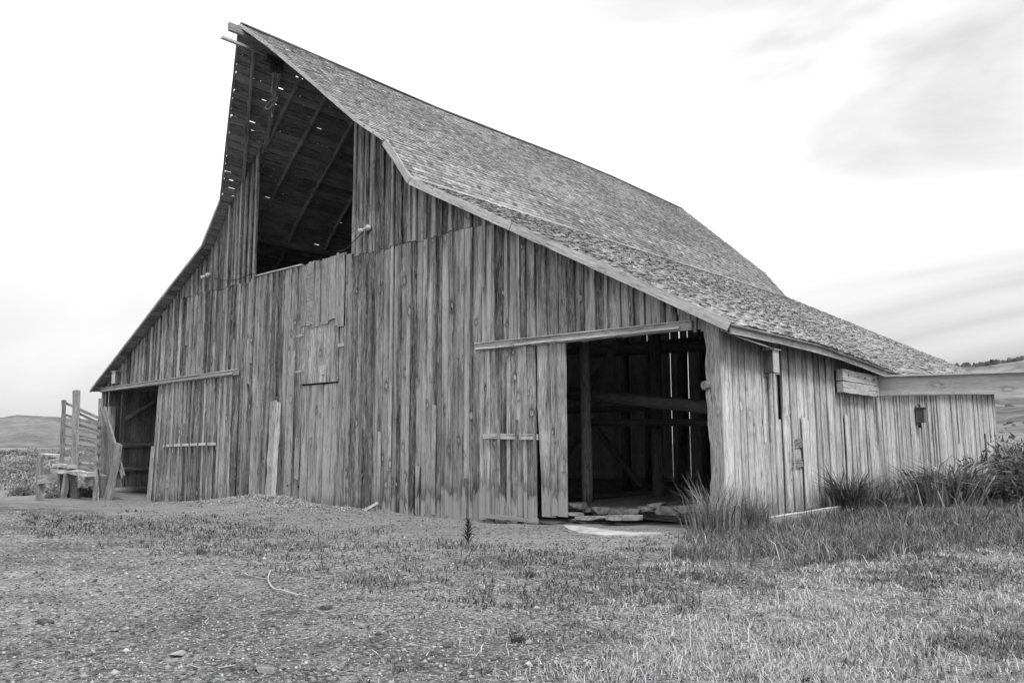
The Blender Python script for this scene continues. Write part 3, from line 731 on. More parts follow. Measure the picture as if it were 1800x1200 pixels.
# --- hay door and the patch boards over it
b = MB(); xs = [.16, .62, .95, 1.32, 1.62, 2.02]
for q in range(5):
    b.vplank(lambda x, o_, z: (x, -.045-o_+(.04*(x/2)), z), xs[q]+.004, xs[q+1]-.004, -.02, random.uniform(0, .006), 3.36, 3.36, 5.20, 5.20, .55+random.uniform(-.2, .3), 0, 3)
hd = b.build('hay_door', WD, barn)
for zz in (3.75, 4.85):
    b = MB()
    for sgn in (-1, 1): b.bar((.17, -.09, zz), (.17+sgn*.20, -.085, zz), .09, .012, (0, 1, 0), 3, 0, .9, taper=.25)
    b.build('hinge', METAL, hd)
b = MB(); b.vplank(front, 1.22, 1.52, .06, .085, 3.36, 3.36, 3.86, 3.86, .95, 0, 2); b.build('latch_board', WL, hd)
b = MB(); b.bar((1.47, -.08, 3.6), (1.5, -.16, 3.55), .05, .05); b.build('latch_knob', METAL, hd)
b = MB(); b.bar((2.08, -.06, 4.40), (2.36, -.06, 4.40), .03, .09, (0, 0, 1), 1, .003, .9); b.build('latch_cleat', WL, barn)
for (x0_, x1_, z0, z1, tn) in ((.16, .50, 5.12, 7.02, .5), (.50, .86, 5.08, 7.10, .85), (.87, 1.13, 5.06, 7.08, .6), (1.20, 1.56, 5.10, 7.08, .7), (1.57, 1.88, 5.18, 7.10, .9), (1.90, 2.02, 5.0, 7.16, .75), (2.02, 2.38, 4.95, 7.12, .65)):
    b = MB(); lf = .03 if abs(x0_-.87) < .01 else 0
    b.vplank(front, x0_, x1_-.008, .03+random.uniform(0, .01), .055, z0, z0+random.uniform(-.04, .04), z1, z1, tn, -lf, 3, .008); b.build('patch_board', WM, barn)
b = MB(); xa_, xb_ = F_px(544)[0], F_px(554)[0]
for q in range(48): b.bar((xa_, -.075, 5.15+q*.04), (xb_, -.075, 5.15+q*.04), .02, .022, (0, 0, 1), 1, .001, .9)
b.build('ribbed_strip', WL, barn)
# boards nailed upright on the middle of the wall
b = MB(); b.vplank(front, -.46, -.14, .045, .09, -.05, -.05, 4.42, 4.40, 1.0, .008, 5, .006); b.build('nailed_board', WM, barn)
b = MB(); b.vplank(front, -2.76, -2.66, .045, .075, 3.55, 3.5, 7.0, 7.0, .6, 0, 5, .004); b.build('nailed_board', WM, barn)
b = MB(); b.vplank(front, .05, .26, .045, .07, .55, .5, 1.75, 1.72, .7, .02, 3, .01); b.build('nailed_board', WM, barn)
for (xq, z0, z1) in ((3.95, -.2, 1.9), (6.1, -.2, 2.55), (5.5, -.2, 1.0), (7.2, -.25, .75), (-6.4, -.45, .85), (6.6, -.2, 3.1)):
    b = MB(); b.vplank(front, xq, xq+.12, .045, .07, z0, z0, z1, z1-.03, .75, .003, 3, .008); b.build('nailed_board', WF, barn)

# --- the hay hood: ridge beam, trolley track and what hangs from it
b = MB(); b.bar((0, -2.74, 13.98-.12), (0, -.3, 13.98-.12), .12, .24, (0, 0, 1), 4, .008, .7); hb = b.build('ridge_beam', WM, barn)
b = MB(); b.bar((0, -2.95, 13.42), (0, 3, 13.42), .10, .035, (0, 0, 1), 2, 0, .5); b.bar((0, -2.95, 13.45), (0, 3, 13.45), .02, .10, (0, 0, 1), 2, 0, .5); b.build('trolley_track', METAL, barn)
b = MB()
b.bar((0, -1.5, 13.34), (0, -.9, 13.34), .20, .16, seg=3, jit=.02); b.log((-.09, -1.25, 13.1), (.09, -1.25, 13.1), .14, .14, 12, 1, .02); b.log((-.09, -1.0, 13.16), (.09, -1.0, 13.16), .12, .12, 12, 1, .02)
tr = b.build('trolley', IRON, barn)
b = MB()
pts = [(0, -1.2, 13.0), (.1, -1.25, 12.7), (-.05, -1.2, 12.45), (.12, -1.15, 12.2), (-.1, -1.25, 12.0), (-.25, -1.3, 11.85), (-.05, -1.3, 11.75), (.2, -1.2, 11.95), (.15, -1.1, 12.15), (0, -1.2, 12.05), (-.2, -1.1, 11.8), (.05, -1.2, 11.5)]
for a, c in zip(pts[:-1], pts[1:]): b.log(a, c, .03, .03, 6, 1, .05)
for q in range(7):
    a0 = q*.9; b.log((.05*math.cos(a0), -1.2, 12.9-.08*q), (.16*math.cos(a0+1), -1.2+.12*math.sin(a0), 12.7-.1*q), .02, .02, 5, 1, .05)
b.build('rope_and_pulleys', ROPE, tr)

# ================================================================= things on and round the barn
def floodlight(p, wall_dir, label):
    t_ = empty('floodlight', p); K = .75; tag(t_, label, 'floodlight', 'twin floodlights beside the loft opening')
    P = Vector(p)
    b = MB(); b.log(P, P+Vector((0, -.10, 0)), .09, .08, 12, 1, .0, .8); b.build('mount', METAL, t_, True)
    for sx_, dz in ((-1, -.05), (1, .06)):
        dirv = Vector((sx_*.75, -.5, -.45 if sx_ < 0 else -.25)).normalized(); o_ = P+Vector((sx_*.03, -.10, 0))
        b = MB(); b.log(o_, o_+dirv*.16*K, .026, .026, 8, 1, 0, .7); b.log(o_+dirv*.14*K, o_+dirv*.26*K, .04, .085, 12, 1, 0, .9); b.log(o_+dirv*.26*K, o_+dirv*.31*K, .085, .078, 12, 1, 0, .9)
        h_ = b.build('lamp_head', WHITE, t_, True)
        b = MB(); b.log(o_+dirv*.312*K, o_+dirv*.325*K, .065, .03, 12, 1, 0, .9); b.build('lens', WHITE, h_, True)
F_ = lambda x, y: hit(x, y, 1, 0)
pl = F_(372, 484); pr = F_(652, 402)
floodlight((pl[0], -.045, pl[2]), 0, 'small twin floodlight on the boards left of the open loft, under the roof slope')
floodlight((pr[0], -.045, pr[2]), 0, 'larger looking twin floodlight on the boards right of the open loft')
def cable(name, pts, r, m_, label, cat='cable', group=None):
    b = MB()
    P = [Vector(p) for p in pts]; res = []
    for i_ in range(len(P)-1):
        p0 = P[max(i_-1, 0)]; p1 = P[i_]; p2 = P[i_+1]; p3 = P[min(i_+2, len(P)-1)]
        for q in range(5):
            t_ = q/5; res.append(.5*((2*p1)+(-p0+p2)*t_+(2*p0-5*p1+4*p2-p3)*t_*t_+(-p0+3*p1-3*p2+p3)*t_**3))
    res.append(P[-1]); rings = []; vs = []; L = 0
    for i_, c in enumerate(res):
        d = (res[min(i_+1, len(res)-1)]-res[max(i_-1, 0)]).normalized(); a = d.orthogonal().normalized(); bb = d.cross(a)
        if i_: L += (c-res[i_-1]).length
        rr_ = r(i_/(len(res)-1)) if callable(r) else r
        rings.append([c+(a*math.cos(k_*1.047)+bb*math.sin(k_*1.047))*rr_ for k_ in range(6)]); vs.append(L)
    b.ring(rings, [k_*.02 for k_ in range(6)], vs, .5)
    return tag(b.build(name, m_, None, True), label, cat, group)
cab = [(*F_(x_, y_)[[0]], -.09-oo, F_(x_, y_)[2]) for x_, y_, oo in ((645, 408, .02), (632, 424, .08), (616, 438, .04), (600, 443, .02))]
cable('cable', cab, .014, CABLE, 'dark cable looping from the right floodlight down to the loft sill')
cab = [(*F_(x_, y_)[[0]], -.09, F_(x_, y_)[2]) for x_, y_ in ((380, 489), (400, 493), (425, 491), (445, 482), (455, 484))]
cable('cable', cab, .012, CABLE, 'thin cable running from the left floodlight to the edge of the loft opening')

def birdbox(wallmap, u, z, label, s=1.0, pale=True, broken=False):
    t_ = empty('bird_box', wallmap(u, .06, z)); tag(t_, label, 'bird box', 'bird boxes on the barn walls')
    w, d_, h = .27*s, .22*s, .46*s
    mp_ = lambda x, o_, zz: wallmap(u+x, .045+o_, z+zz)
    def bx_(nm, x0, x1, o0, o1, z0, z1, m_, tn):
        b = MB(); b.vplank(mp_, x0, x1, o0, o1, z0, z0, z1, z1, tn, 0, 1, .001); return b.build(nm, m_, t_)
    bx_('back_panel', -w/2, w/2, 0, .02, -.08*s, h+.10*s, WM, .1)
    bx_('side_panel', -w/2, -w/2+.02, .021, d_, 0, h, WI, .4); bx_('side_panel', w/2-.02, w/2, .021, d_, 0, h, WI, .4)
    f_ = bx_('front_panel', -w/2, w/2, d_+.001, d_+.02, .0, h, WP if pale else WI, .9)
    bx_('floor_panel', -w/2+.021, w/2-.021, .021, d_-.001, .01, .03, WM, .3)
    bx_('roof_panel', -w/2-.03, w/2+.03, .0, d_+.06, h+.002, h+.025, WL if pale else WI, .9)
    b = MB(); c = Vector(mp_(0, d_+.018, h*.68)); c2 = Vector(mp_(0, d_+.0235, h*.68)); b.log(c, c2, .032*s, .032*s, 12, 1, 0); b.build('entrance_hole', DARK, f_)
p = hit(1349, 640, 0, BW+.1); birdbox(side, p[1]+.02, 3.0, 'pale fronted wooden bird box on the light side wall near the front corner', 1.0)
p = hit(1618, 735, 0, BW+.1); birdbox(side, p[1]-.1, 2.15, 'dark shabby bird box on the light side wall beneath the long overhead beam', .95, False)
p = F_(210, 664); birdbox(front, p[0]+.1, 4.02, 'little pale bird box over the left sliding door track', 1.05)

# overhead beam that leaves the side wall to the right
yb = 8.55
a0 = hit(1536, 678, 1, yb); a1 = hit(1800, 672, 1, yb); d = (a1-a0); L0 = np.linalg.norm(d); a1 = a0+d*1.9
hh = .5*abs(hit(1536, 661, 1, yb)[2]-hit(1536, 696, 1, yb)[2]); hh2 = hh
t_ = empty('overhead_beam', (a0[0], yb, 0)); tag(t_, 'long pale built-up beam running out from the side wall past the right edge', 'beam')
b = MB(); b.bar(a0+[0, .02, 0], a1+[0, .02, 0], .05, hh*2-.05, (0, 0, 1), 6, .003, .5); b.build('web_board', WP, t_)
b = MB(); b.bar(a0+[-.35, 0, hh-.01], a1+[0, 0, hh-.01], .24, .035, (0, 0, 1), 6, .004, .9); b.build('top_board', WP, t_)
b = MB(); b.bar(a0+[0, 0, -hh+.01], a1+[0, 0, -hh+.01], .20, .03, (0, 0, 1), 6, .004, .4); b.build('bottom_board', WP, t_)
b = MB(); b.bar(a0+[0, -.03, -hh+.03], a0+[0, -.03, hh-.03], .08, .05, (0, 1, 0), 3, .004, .6); b.build('end_block', WL, t_)
ea = a1+np.array([-.3, .02, 0]); b = MB(); b.bar((ea[0], ea[1]+.1, -.3), (ea[0], ea[1]+.1, ea[2]+hh), .22, .22, (0, 1, 0), 4, .01, .5); b.build('support_post', WM, t_)
t_ = empty('timber_bracket', (BW+.1, 7, 3)); tag(t_, 'short stacked timber block bolted to the side wall at the beam end', 'bracket')
for k_, (za, tn) in enumerate(((3.22, .9), (2.93, .7))):
    b = MB(); b.bar((BW+.14, 5.85, za-.02), (BW+.14, 8.45, za-.03), .16, .27, (0, 0, 1), 6, .01, tn); b.build('timber', WL, t_)
b = MB()
for yy in (6.2, 7.4, 8.1): b.log((BW+.2, yy, 3.2), (BW+.25, yy, 3.2), .025, .02, 6, 1, 0)
b.build('bolts', IRON, t_)

# planks and boards leaning on or lying by the barn
def loose(name, p0, p1, w, h, upv, m_, label, cat, seg=6, jit=.012, tone=.7, group=None, extra=None):
    b = MB(); b.bar(p0, p1, w, h, upv, seg, jit, tone); o = b.build(name, m_); return tag(o, label, cat, group)
loose('leaning_plank', (-.70, -.42, -.02), (-1.06, -.12, 2.90), .34, .06, (0, -1, .1), WM, 'wide rough plank leaning on the wall behind the dirt mound', 'plank', 8, .018, .95)
loose('leaning_plank', (-.46, -.42, -.02), (-.84, -.10, 2.85), .10, .10, (0, -1, .1), WL, 'narrow pale batten leaning along the edge of the wide rough plank', 'plank', 6, .01, .8)
loose('leaning_stick', (3.86, -.42, -.22), (4.34, -.34, .02), .09, .04, (0, -1, .3), WL, 'short pale board end propped against the wall foot right of the mound', 'board', 3, .01, .7)
pA, pB = hit(183, 718, 1, -.55), hit(217, 838, 1, -.8)
loose('leaning_slab', pB, pA, .22, .08, (0, -1, 0), WM, 'long slanting slab crossing the left doorway with a pointed foot', 'plank', 6, .02, .6)
pA, pB = hit(209, 780, 1, -.9), hit(190, 868, 1, -1.0); pB[2] = gz1(pB[0], pB[1])-.05
loose('leaning_slab', pB, pA, .42, .12, (0, -1, .1), WM, 'short thick slab standing at the foot of the left doorway', 'plank', 5, .02, .85)
pA, pB = hit(186, 742, 1, -.3), hit(176, 872, 1, -.4); pB[2] = gz1(pB[0], pB[1])-.05
loose('leaning_slab', pB, pA, .34, .14, (0, -1, .1), WM, 'weathered post slab leaning at the left corner of the barn', 'plank', 6, .02, .4)
pA, pB = hit(197, 714, 1, .1), hit(198, 778, 1, .1)
loose('door_post_stub', (pA[0], .1, -.5), (pA[0], .1, pA[2]), .24, .2, (0, 1, 0), WM, 'upright grey post standing inside the left doorway', 'post', 5, .012, .8)
g0 = gz1(11, -.6)
def flat_board(name, pts, h, m_, label, cat):
    """a flat slab: outline on the ground, real thickness"""
    b = MB(); n_ = len(pts)
    b.ring([[(x_, y_, z_-.08) for x_, y_, z_ in pts], [(x_, y_, z_+h) for x_, y_, z_ in pts]], [.3*q_ for q_ in range(n_)], (0, h+.08), .9)
    return tag(b.build(name, m_), label, cat)
op = []
for (x_, y_) in ((990, 917), (1018, 918), (1045, 923), (1085, 930), (1130, 936), (1172, 939), (1150, 943), (1100, 941), (1062, 938), (1040, 933), (1015, 929), (998, 923)):
    q = hit(x_, y_, 2, -.08); op.append((q[0], q[1], gz1(q[0], q[1])))
flat_board('sill_slab', op, .03, SLAB, 'pale flat sill board lying before the open right doorway', 'board')
# white foundation boards at the foot of the side wall
for (ya, yb_, tn, lab) in ((.9, 5.9, .8, 'long pale board on the ground along the side wall nearest the corner'), (7.0, 10.9, .95, 'pale board along the side wall between the two big grass clumps'), (15.2, 19.0, .9, 'thin pale board beyond the arching grass clump at the wall foot')):
    loose('foot_board', (BW+.42, ya, gz1(14.5, ya)+.05), (BW+.50, yb_, gz1(14.5, yb_)+.07), .05, .20, (.3, 0, 1), WL, lab, 'board', 6, .008, tn)

# stones of the broken footing in the right doorway, each its own thing
def rock(name, c, s, m_, seed, flat=1.0):
    rs = random.Random(seed); import bmesh
    bm = bmesh.new(); bmesh.ops.create_icosphere(bm, subdivisions=3, radius=1.15)
    pl_ = [(Vector((rs.gauss(0, 1), rs.gauss(0, 1), rs.gauss(0, 1))).normalized(), rs.uniform(.55, .85)) for _ in range(7)]+[(Vector((0, 0, 1)), .6), (Vector((0, 0, -1)), .6), (Vector((0, -1, .1)), .7), (Vector((1, 0, 0)), .85), (Vector((-1, 0, 0)), .85)]
    for v_ in bm.verts:
        for n_, k_ in pl_:
            dd = v_.co.dot(n_)
            if dd > k_: v_.co -= n_*(dd-k_)
        v_.co = Vector((v_.co.x*s[0], v_.co.y*s[1], v_.co.z*s[2]*flat))
    me = bpy.data.meshes.new(name); bm.to_mesh(me); bm.free(); me.materials.append(m_)
    o = bpy.data.objects.new(name, me); COL.objects.link(o); o.location = c; o.rotation_euler = (rs.uniform(-.1, .1), rs.uniform(-.1, .1), rs.uniform(-.6, .6)); return o
stones = [(1012, 890, .20, .16, 'small dark block at the left end of the broken doorway footing'), (1040, 897, .26, .10, 'low flat stone left in the broken doorway footing'),
 (1062, 898, .30, .16, 'square faced stone in the doorway footing beside the dark gap'), (1085, 900, .16, .14, 'dark cracked stone in the middle of the doorway footing'),
 (1108, 898, .46, .10, 'long slab stone topping the middle of the doorway footing'), (1098, 909, .42, .09, 'wedge shaped slab lying in front of the doorway footing'),
 (1140, 895, .28, .12, 'rounded stone right of the long slab in the doorway footing'), (1152, 889, .16, .10, 'small stone perched on the footing right of the centre'),
 (1175, 896, .36, .14, 'broad block stone on the right of the doorway footing'), (1205, 894, .26, .12, 'grey stone close to the right door post footing'),
 (1020, 914, .34, .06, 'thin flat stone lying nearest the pale sill board'), (1050, 909, .50, .06, 'long thin board-like stone below the square faced stone'), (1225, 892, .24, .11, 'last stone of the footing beside the grass tuft'), (1004, 904, .22, .08, 'small pale stone tight against the sliding door edge')]
for k_, (x_, y_, sx_, sz_, lab) in enumerate(stones):
    yy = .95 if y_ < 903 else .45
    q = hit(x_, y_, 1, yy); o = rock('footing_stone', (q[0], yy, q[2]), (sx_*1.1, .26, sz_), ROCK, 40+k_); tag(o, lab, 'stone', 'stones of the broken doorway footing')
b = MB(); b.bar((10.3, 1.25, -.02), (14.0, 1.25, -.02), .12, .16, (0, 0, 1), 5, .015, .5); b.build('floor_edge_sill', WM, barn)

# --- loading chute left of the barn
t_ = empty('loading_chute', (-15.5, -1.2, -.4)); tag(t_, 'old slatted cattle loading chute beside the left corner of the barn', 'loading chute')
YC = -1.6
def Cp(x_, y_, yy=YC): return hit(x_, y_, 1, yy)
def cpost(x0_, y0_, x1_, y1_, w, yy=YC, base=True, tn=.6, m_=WM, nm='post'):
    a, c = Cp(x0_, y0_, yy), Cp(x1_, y1_, yy)
    if base: a[2] = gz1(a[0], yy)-.1
    b = MB(); b.bar(a, c, w, w*.8, (0, 1, 0), 6, .018, tn); return b.build(nm, m_, t_)
cpost(130, 868, 135, 686, .24, tn=.85); cpost(108, 812, 113, 703, .17, YC-.0, False, .3); cpost(107, 870, 108, 815, .25, base=True)
cpost(171, 868, 176, 700, .12, YC+.2, tn=.5); cpost(166, 866, 172, 770, .12, YC+.1, tn=.7)
for k_, (yl, yr) in enumerate(((708, 735), (729, 748), (748, 764), (765, 780), (781, 795), (797, 812))):
    b = MB(); b.bar(Cp(115, yl, YC+.1), Cp(175, yr, YC+.1), .05, .10, (0, 0, 1), 5, .008, .35); b.build('rail', WM, t_)
    b = MB(); b.bar(Cp(138, yl+18, YC+.16), Cp(177, yr+10, YC+.16), .05, .09, (0, 0, 1), 4, .008, .7); b.build('rail', WM, t_)
for (xl, yl, xr, yr, w) in ((97, 826, 160, 833, .13), (100, 818, 128, 820, .12)):
    b = MB(); b.bar(Cp(xl, yl, YC-.2), Cp(xr, yr, YC-.2), .34, w, (0, 0, 1), 6, .03, .95); b.build('platform_plank', WL, t_)
b = MB(); b.bar(Cp(112, 812, YC+.5), Cp(172, 838, YC+.5), .7, .08, (0, 0, 1), 4, .01, .5); b.build('ramp_floor', WM, t_)
b = MB(); b.bar(Cp(150, 843, YC+.3), Cp(172, 852, YC+.3), .06, .2, (0, 0, 1), 4, .02, .8); b.build('side_board', WL, t_)
cpost(112, 872, 118, 832, .22, YC-.3, tn=.4); cpost(118, 872, 126, 830, .18, YC, tn=.1, m_=WI)
t_ = empty('low_fence', (-16.5, -2.2, -.4)); tag(t_, 'short broken fence stub with one post and one board left of the chute', 'fence')
a = Cp(70, 872, -3); c = Cp(71, 805, -3); b = MB(); b.bar((a[0], -3, gz1(a[0], -3)-.1), c, .22, .2, (0, 1, 0), 5, .015, .2); b.build('post', WM, t_)
b = MB(); b.bar(Cp(66, 843, -3.1), Cp(100, 838, -2.8), .05, .32, (0, 0, 1), 4, .012, .6); b.build('rail', WM, t_)
b = MB(); b.bar(Cp(75, 798, 3), Cp(103, 800, 3), .5, .08, (0, 0, 1), 3, .02, 1.0); tag(b.build('loose_plank', WL), 'thin pale plank resting level behind the chute among the brush', 'plank')

# --- sticks, a dark clod and the bigger stones on the gravel
def gp(x_, y_, dz=.012):
    q = hit(x_, y_, 2, 0); q = hit(x_, y_, 2, gz1(q[0], q[1])); return (q[0], q[1], gz1(q[0], q[1])+dz)
o = cable('dry_twig', [gp(*p_, .03) for p_ in ((476, 1006), (471, 1022), (480, 1038), (497, 1044), (525, 1052))], lambda t_: .010, WL, 'pale curved forked twig lying on the open gravel', 'twig')
b2 = cable('side_branch', [gp(*p_, .03) for p_ in ((426, 1011), (447, 1018), (471, 1022))], .007, WL, '', 'x')
for k_ in ('category',):
    if k_ in b2: del b2[k_]
b2.parent = o
cable('dry_straw', [gp(*p_, .03) for p_ in ((520, 993), (535, 985), (548, 974))], .005, WL, 'thin pale straw by the dark weeds behind the forked twig', 'straw')
cable('dry_straw', [gp(*p_, .05) for p_ in ((1534, 1088), (1540, 1098), (1553, 1102))], .007, WL, 'small hooked straw in the right-hand grass', 'straw')
for k_, (x_, y_, s_, fl, m_, lab) in enumerate(((572, 1070, .05, .8, SHB, 'black lump lying on the gravel right of the forked twig'), (636, 1102, .055, .6, PEB, 'smooth grey round stone in the centre gravel'),
   (658, 1126, .045, .7, SHB, 'small dark stone just below the smooth grey one'), (312, 1152, .07, .35, PALE, 'flat whitish stone in the lower left gravel'),
   (468, 1178, .07, .5, ROCK, 'angular dark-sided stone at the lower edge of the gravel'), (945, 1071, .05, .6, PALE, 'pale round stone among the sparse weeds'), (80, 1096, .06, .5, SHB, 'dark clod in the gravel at far left'))):
    q = gp(x_, y_, s_*.2); tag(rock('loose_stone', q, (s_*1.4, s_, s_*fl), m_, 90+k_), lab, 'stone', 'loose stones on the gravel')

# ---------------------------------------------------------------- gravel, one mass of little stones
def polar(n_, r_a, r_b, half=40):
    r = r_a*(r_b/r_a)**rng.random(n_); a = va+np.radians(rng.uniform(-half, half, n_)); return CAM[0]+r*np.cos(a), CAM[1]+r*np.sin(a), r
nP = 42000; x, y, r = polar(nP, 4.5, 24)
keep = (y < -.3) | (x > 14.5); x, y, r = x[keep], y[keep], r[keep]
pxs, pys, _ = proj(np.stack([x, y, gz(x, y)], 1))
dens = np.where(pxs < 1150, 1, np.clip(1-(pxs-1150)/250, .05, 1)); keep = rng.random(len(x)) < dens; x, y, r = x[keep], y[keep], r[keep]
nP = len(x); sz = .006+.012*rng.random(nP)**2.5+(rng.random(nP) < .02)*.03*rng.random(nP)+.0006*r
oc = np.array([[1, 0, 0], [0, 1, 0], [-1, 0, 0], [0, -1, 0], [0, 0, 1], [0, 0, -1]], float)
V = oc[None]*(1+rng.uniform(-.35, .35, (nP, 6, 1))); V[:, :, 2] *= .62
ang = rng.uniform(0, 6.28, nP); ca, sa = np.cos(ang), np.sin(ang)
V = np.stack([V[:, :, 0]*ca[:, None]-V[:, :, 1]*sa[:, None]*.8, V[:, :, 0]*sa[:, None]+V[:, :, 1]*ca[:, None]*.8, V[:, :, 2]], -1)*sz[:, None, None]
V += np.stack([x, y, gz(x, y)+sz*.2], 1)[:, None]
FT = np.array([[0, 1, 4], [1, 2, 4], [2, 3, 4], [3, 0, 4], [1, 0, 5], [2, 1, 5], [3, 2, 5], [0, 3, 5]])
Fp = (np.arange(nP)[:, None, None]*6+FT[None]).reshape(-1, 3)
tn = np.clip(rng.normal(.42, .25, nP)+(rng.random(nP) < .02)*.35-(rng.random(nP) < .25)*.4, 0, 1)
tag(npmesh('gravel', V.reshape(-1, 3), Fp, PEBT, np.repeat(tn, 6)), 'loose grey gravel stones scattered over the yard', 'gravel', kind='stuff')

x, y, r = polar(900, 4.5, 20, 40); kk = y < -.6; x, y, r = x[kk], y[kk], r[kk]; b = MB()
for a_, c_ in zip(x, y):
    h_ = gz1(a_, c_)+.012; t1 = random.uniform(0, 6.28); L_ = random.uniform(.04, .16)
    b.bar((a_, c_, h_), (a_+L_*math.cos(t1), c_+L_*math.sin(t1), h_+random.uniform(-.004, .012)), .006, .004, seg=2, jit=.001, tone=random.uniform(.3, 1))
tag(b.build('straw_litter', WL), 'bits of straw and splinters strewn on the gravel', 'straw', kind='stuff')
# crumbled earth on the mound against the wall
n_ = 5200; x = rng.normal(-.6, 2.2, n_); y = -.12-np.abs(rng.normal(0, .9, n_)); sz = .012+.035*rng.random(n_)**3
V = oc[None]*(1+rng.uniform(-.35, .35, (n_, 6, 1)))*sz[:, None, None]; V += np.stack([x, y, gz(x, y)+sz*.2], 1)[:, None]
tag(npmesh('earth_crumbs', V.reshape(-1, 3), (np.arange(n_)[:, None, None]*6+FT[None]).reshape(-1, 3), PEBT, np.repeat(np.clip(rng.normal(.45, .22, n_), 0, 1), 6)), 'crumbly earth heaped at the foot of the wall', 'earth', kind='stuff')

# ---------------------------------------------------------------- grass and weeds
def blades(name, x, y, h, w, tone, lean, m_, label, cat, kind='stuff', zoff=None, az=None, curve=1.0, parent=None):
    n_ = len(x); z = gz(x, y) if zoff is None else zoff
    a = rng.uniform(0, 6.28, n_) if az is None else az; fa = rng.uniform(0, 6.28, n_)
    dx, dy = np.cos(a), np.sin(a); wx, wy = np.cos(fa)*w/2, np.sin(fa)*w/2
    P = []
    for t_, ww in ((0, 1), (.5, .8), (1.0, .0)):
        off = lean*h*t_**(1+curve); zz = z-.01+h*(t_-(.45*lean*t_**3)*curve)
        cx_, cy_ = x+dx*off, y+dy*off
        if ww > 0: P += [np.stack([cx_-wx*ww, cy_-wy*ww, zz], 1), np.stack([cx_+wx*ww, cy_+wy*ww, zz], 1)]
        else: P += [np.stack([cx_, cy_, zz], 1)]
    V = np.stack(P, 1).reshape(-1, 3); b_ = np.arange(n_)[:, None, None]*5
    F1 = (b_+np.array([[0, 1, 3], [0, 3, 2], [2, 3, 4]])[None]).reshape(-1, 3)
    o = npmesh(name, V, F1, m_, np.repeat(tone, 5), parent)
    if label: tag(o, label, cat, kind=kind)
    return o
# lawn / dry grass on the right
LAWN = [(1150, 965), (1230, 925), (1300, 912), (1600, 893), (1900, 870), (2100, 900), (2100, 1500), (700, 1500), (760, 1150), (860, 1090), (980, 1040), (1160, 1020)]
TALL = [(1185, 945), (1240, 915), (1300, 905), (1600, 890), (1850, 870), (1850, 945), (1640, 975), (1400, 1000), (1280, 1005), (1190, 985)]
WEEDS = [(30, 908), (120, 900), (300, 912), (480, 918), (640, 930), (800, 945), (960, 962), (1120, 972), (1180, 960), (1250, 1000), (1230, 1080), (1000, 1080), (760, 1055), (560, 1020), (400, 985), (240, 975), (60, 948)]
x, y, r = polar(420000, 4.2, 45, 42); px_, py_, _ = proj(np.stack([x, y, gz(x, y)], 1))
jx = px_+(vn(x*1.3, y*1.3, 50)-.5)*180; jy = py_+(vn(x*1.3, y*1.3, 51)-.5)*50
k_ = inpoly(jx, jy, LAWN) & (rng.random(len(x)) < .92) & ~((x < BW+.1) & (y > -.25)); x, y, r, px_, py_ = x[k_], y[k_], r[k_], px_[k_], py_[k_]
tall = inpoly(px_+(vn(x*2, y*2, 60)-.5)*60, py_+(vn(x*2, y*2, 61)-.5)*18, TALL)
clump = fbm(x*1.1, y*1.1, 33, 4); dry = .6*fbm(x*.7+5, y*.7, 44, 4)+.4*fbm(x*4+5, y*4, 45, 3)
fade = np.clip((px_-1000)/400, 0, 1)*.6+.4
k2 = (rng.random(len(x)) < sstep(820, 1420, px_+(fbm(x*2.2, y*2.2, 90, 4)-.5)*900+(py_ < 1000)*500)) & (rng.random(len(x)) < np.clip(fade+(clump-.5)*3-.15*(fbm(x*3, y*3, 88, 2) > .6), .10, 1)); 
x, y, r, px_, py_, tall, clump, dry = [q[k2] for q in (x, y, r, px_, py_, tall, clump, dry)]
near = sstep(930, 1000, py_)
isdry = sstep(.485, .56, dry+(.07*near-.10*(1-near)))*(1-.8*tall)
h = (1+2.2*(rng.random(len(x)) < .012))*np.where(tall, rng.uniform(.08, .30, len(x))*(.5+clump), rng.uniform(.025, .075, len(x))*(.6+clump*1.3)); w = (.0025+.0009*r)*np.where(tall, .8, 1)
tn = np.clip(np.where(rng.random(len(x)) < isdry, rng.normal(.78, .24, len(x)), rng.normal(.20, .12, len(x))), 0, 1)
blades('grass', x, y, h, w, tn, rng.uniform(.1, 1.1, len(x)), GRASS, 'patchy dry and green grass before the light side wall', 'grass')
# dark low weeds in a band across the gravel
x, y, r = polar(120000, 6, 40, 42); px_, py_, _ = proj(np.stack([x, y, gz(x, y)], 1))
jy = py_+(vn(x*1.1, y*1.1, 70)-.5)*34; c_ = .45*fbm(x*1.0, y*1.0, 71, 3)+.55*fbm(x*5, y*5, 72, 3); k_ = inpoly(px_, jy, WEEDS) & (rng.random(len(x)) < sstep(.44, .58, c_)*.9+.03) & (y < -2.2)
x, y, r = x[k_], y[k_], r[k_]
blades('low_weeds', x, y, rng.uniform(.03, .13, len(x)), .004+.0011*r, np.clip(rng.normal(.45, .3, len(x)), 0, 1), rng.uniform(.1, 1.0, len(x)), WEED, 'band of low dark weeds crossing the gravel yard', 'weeds')
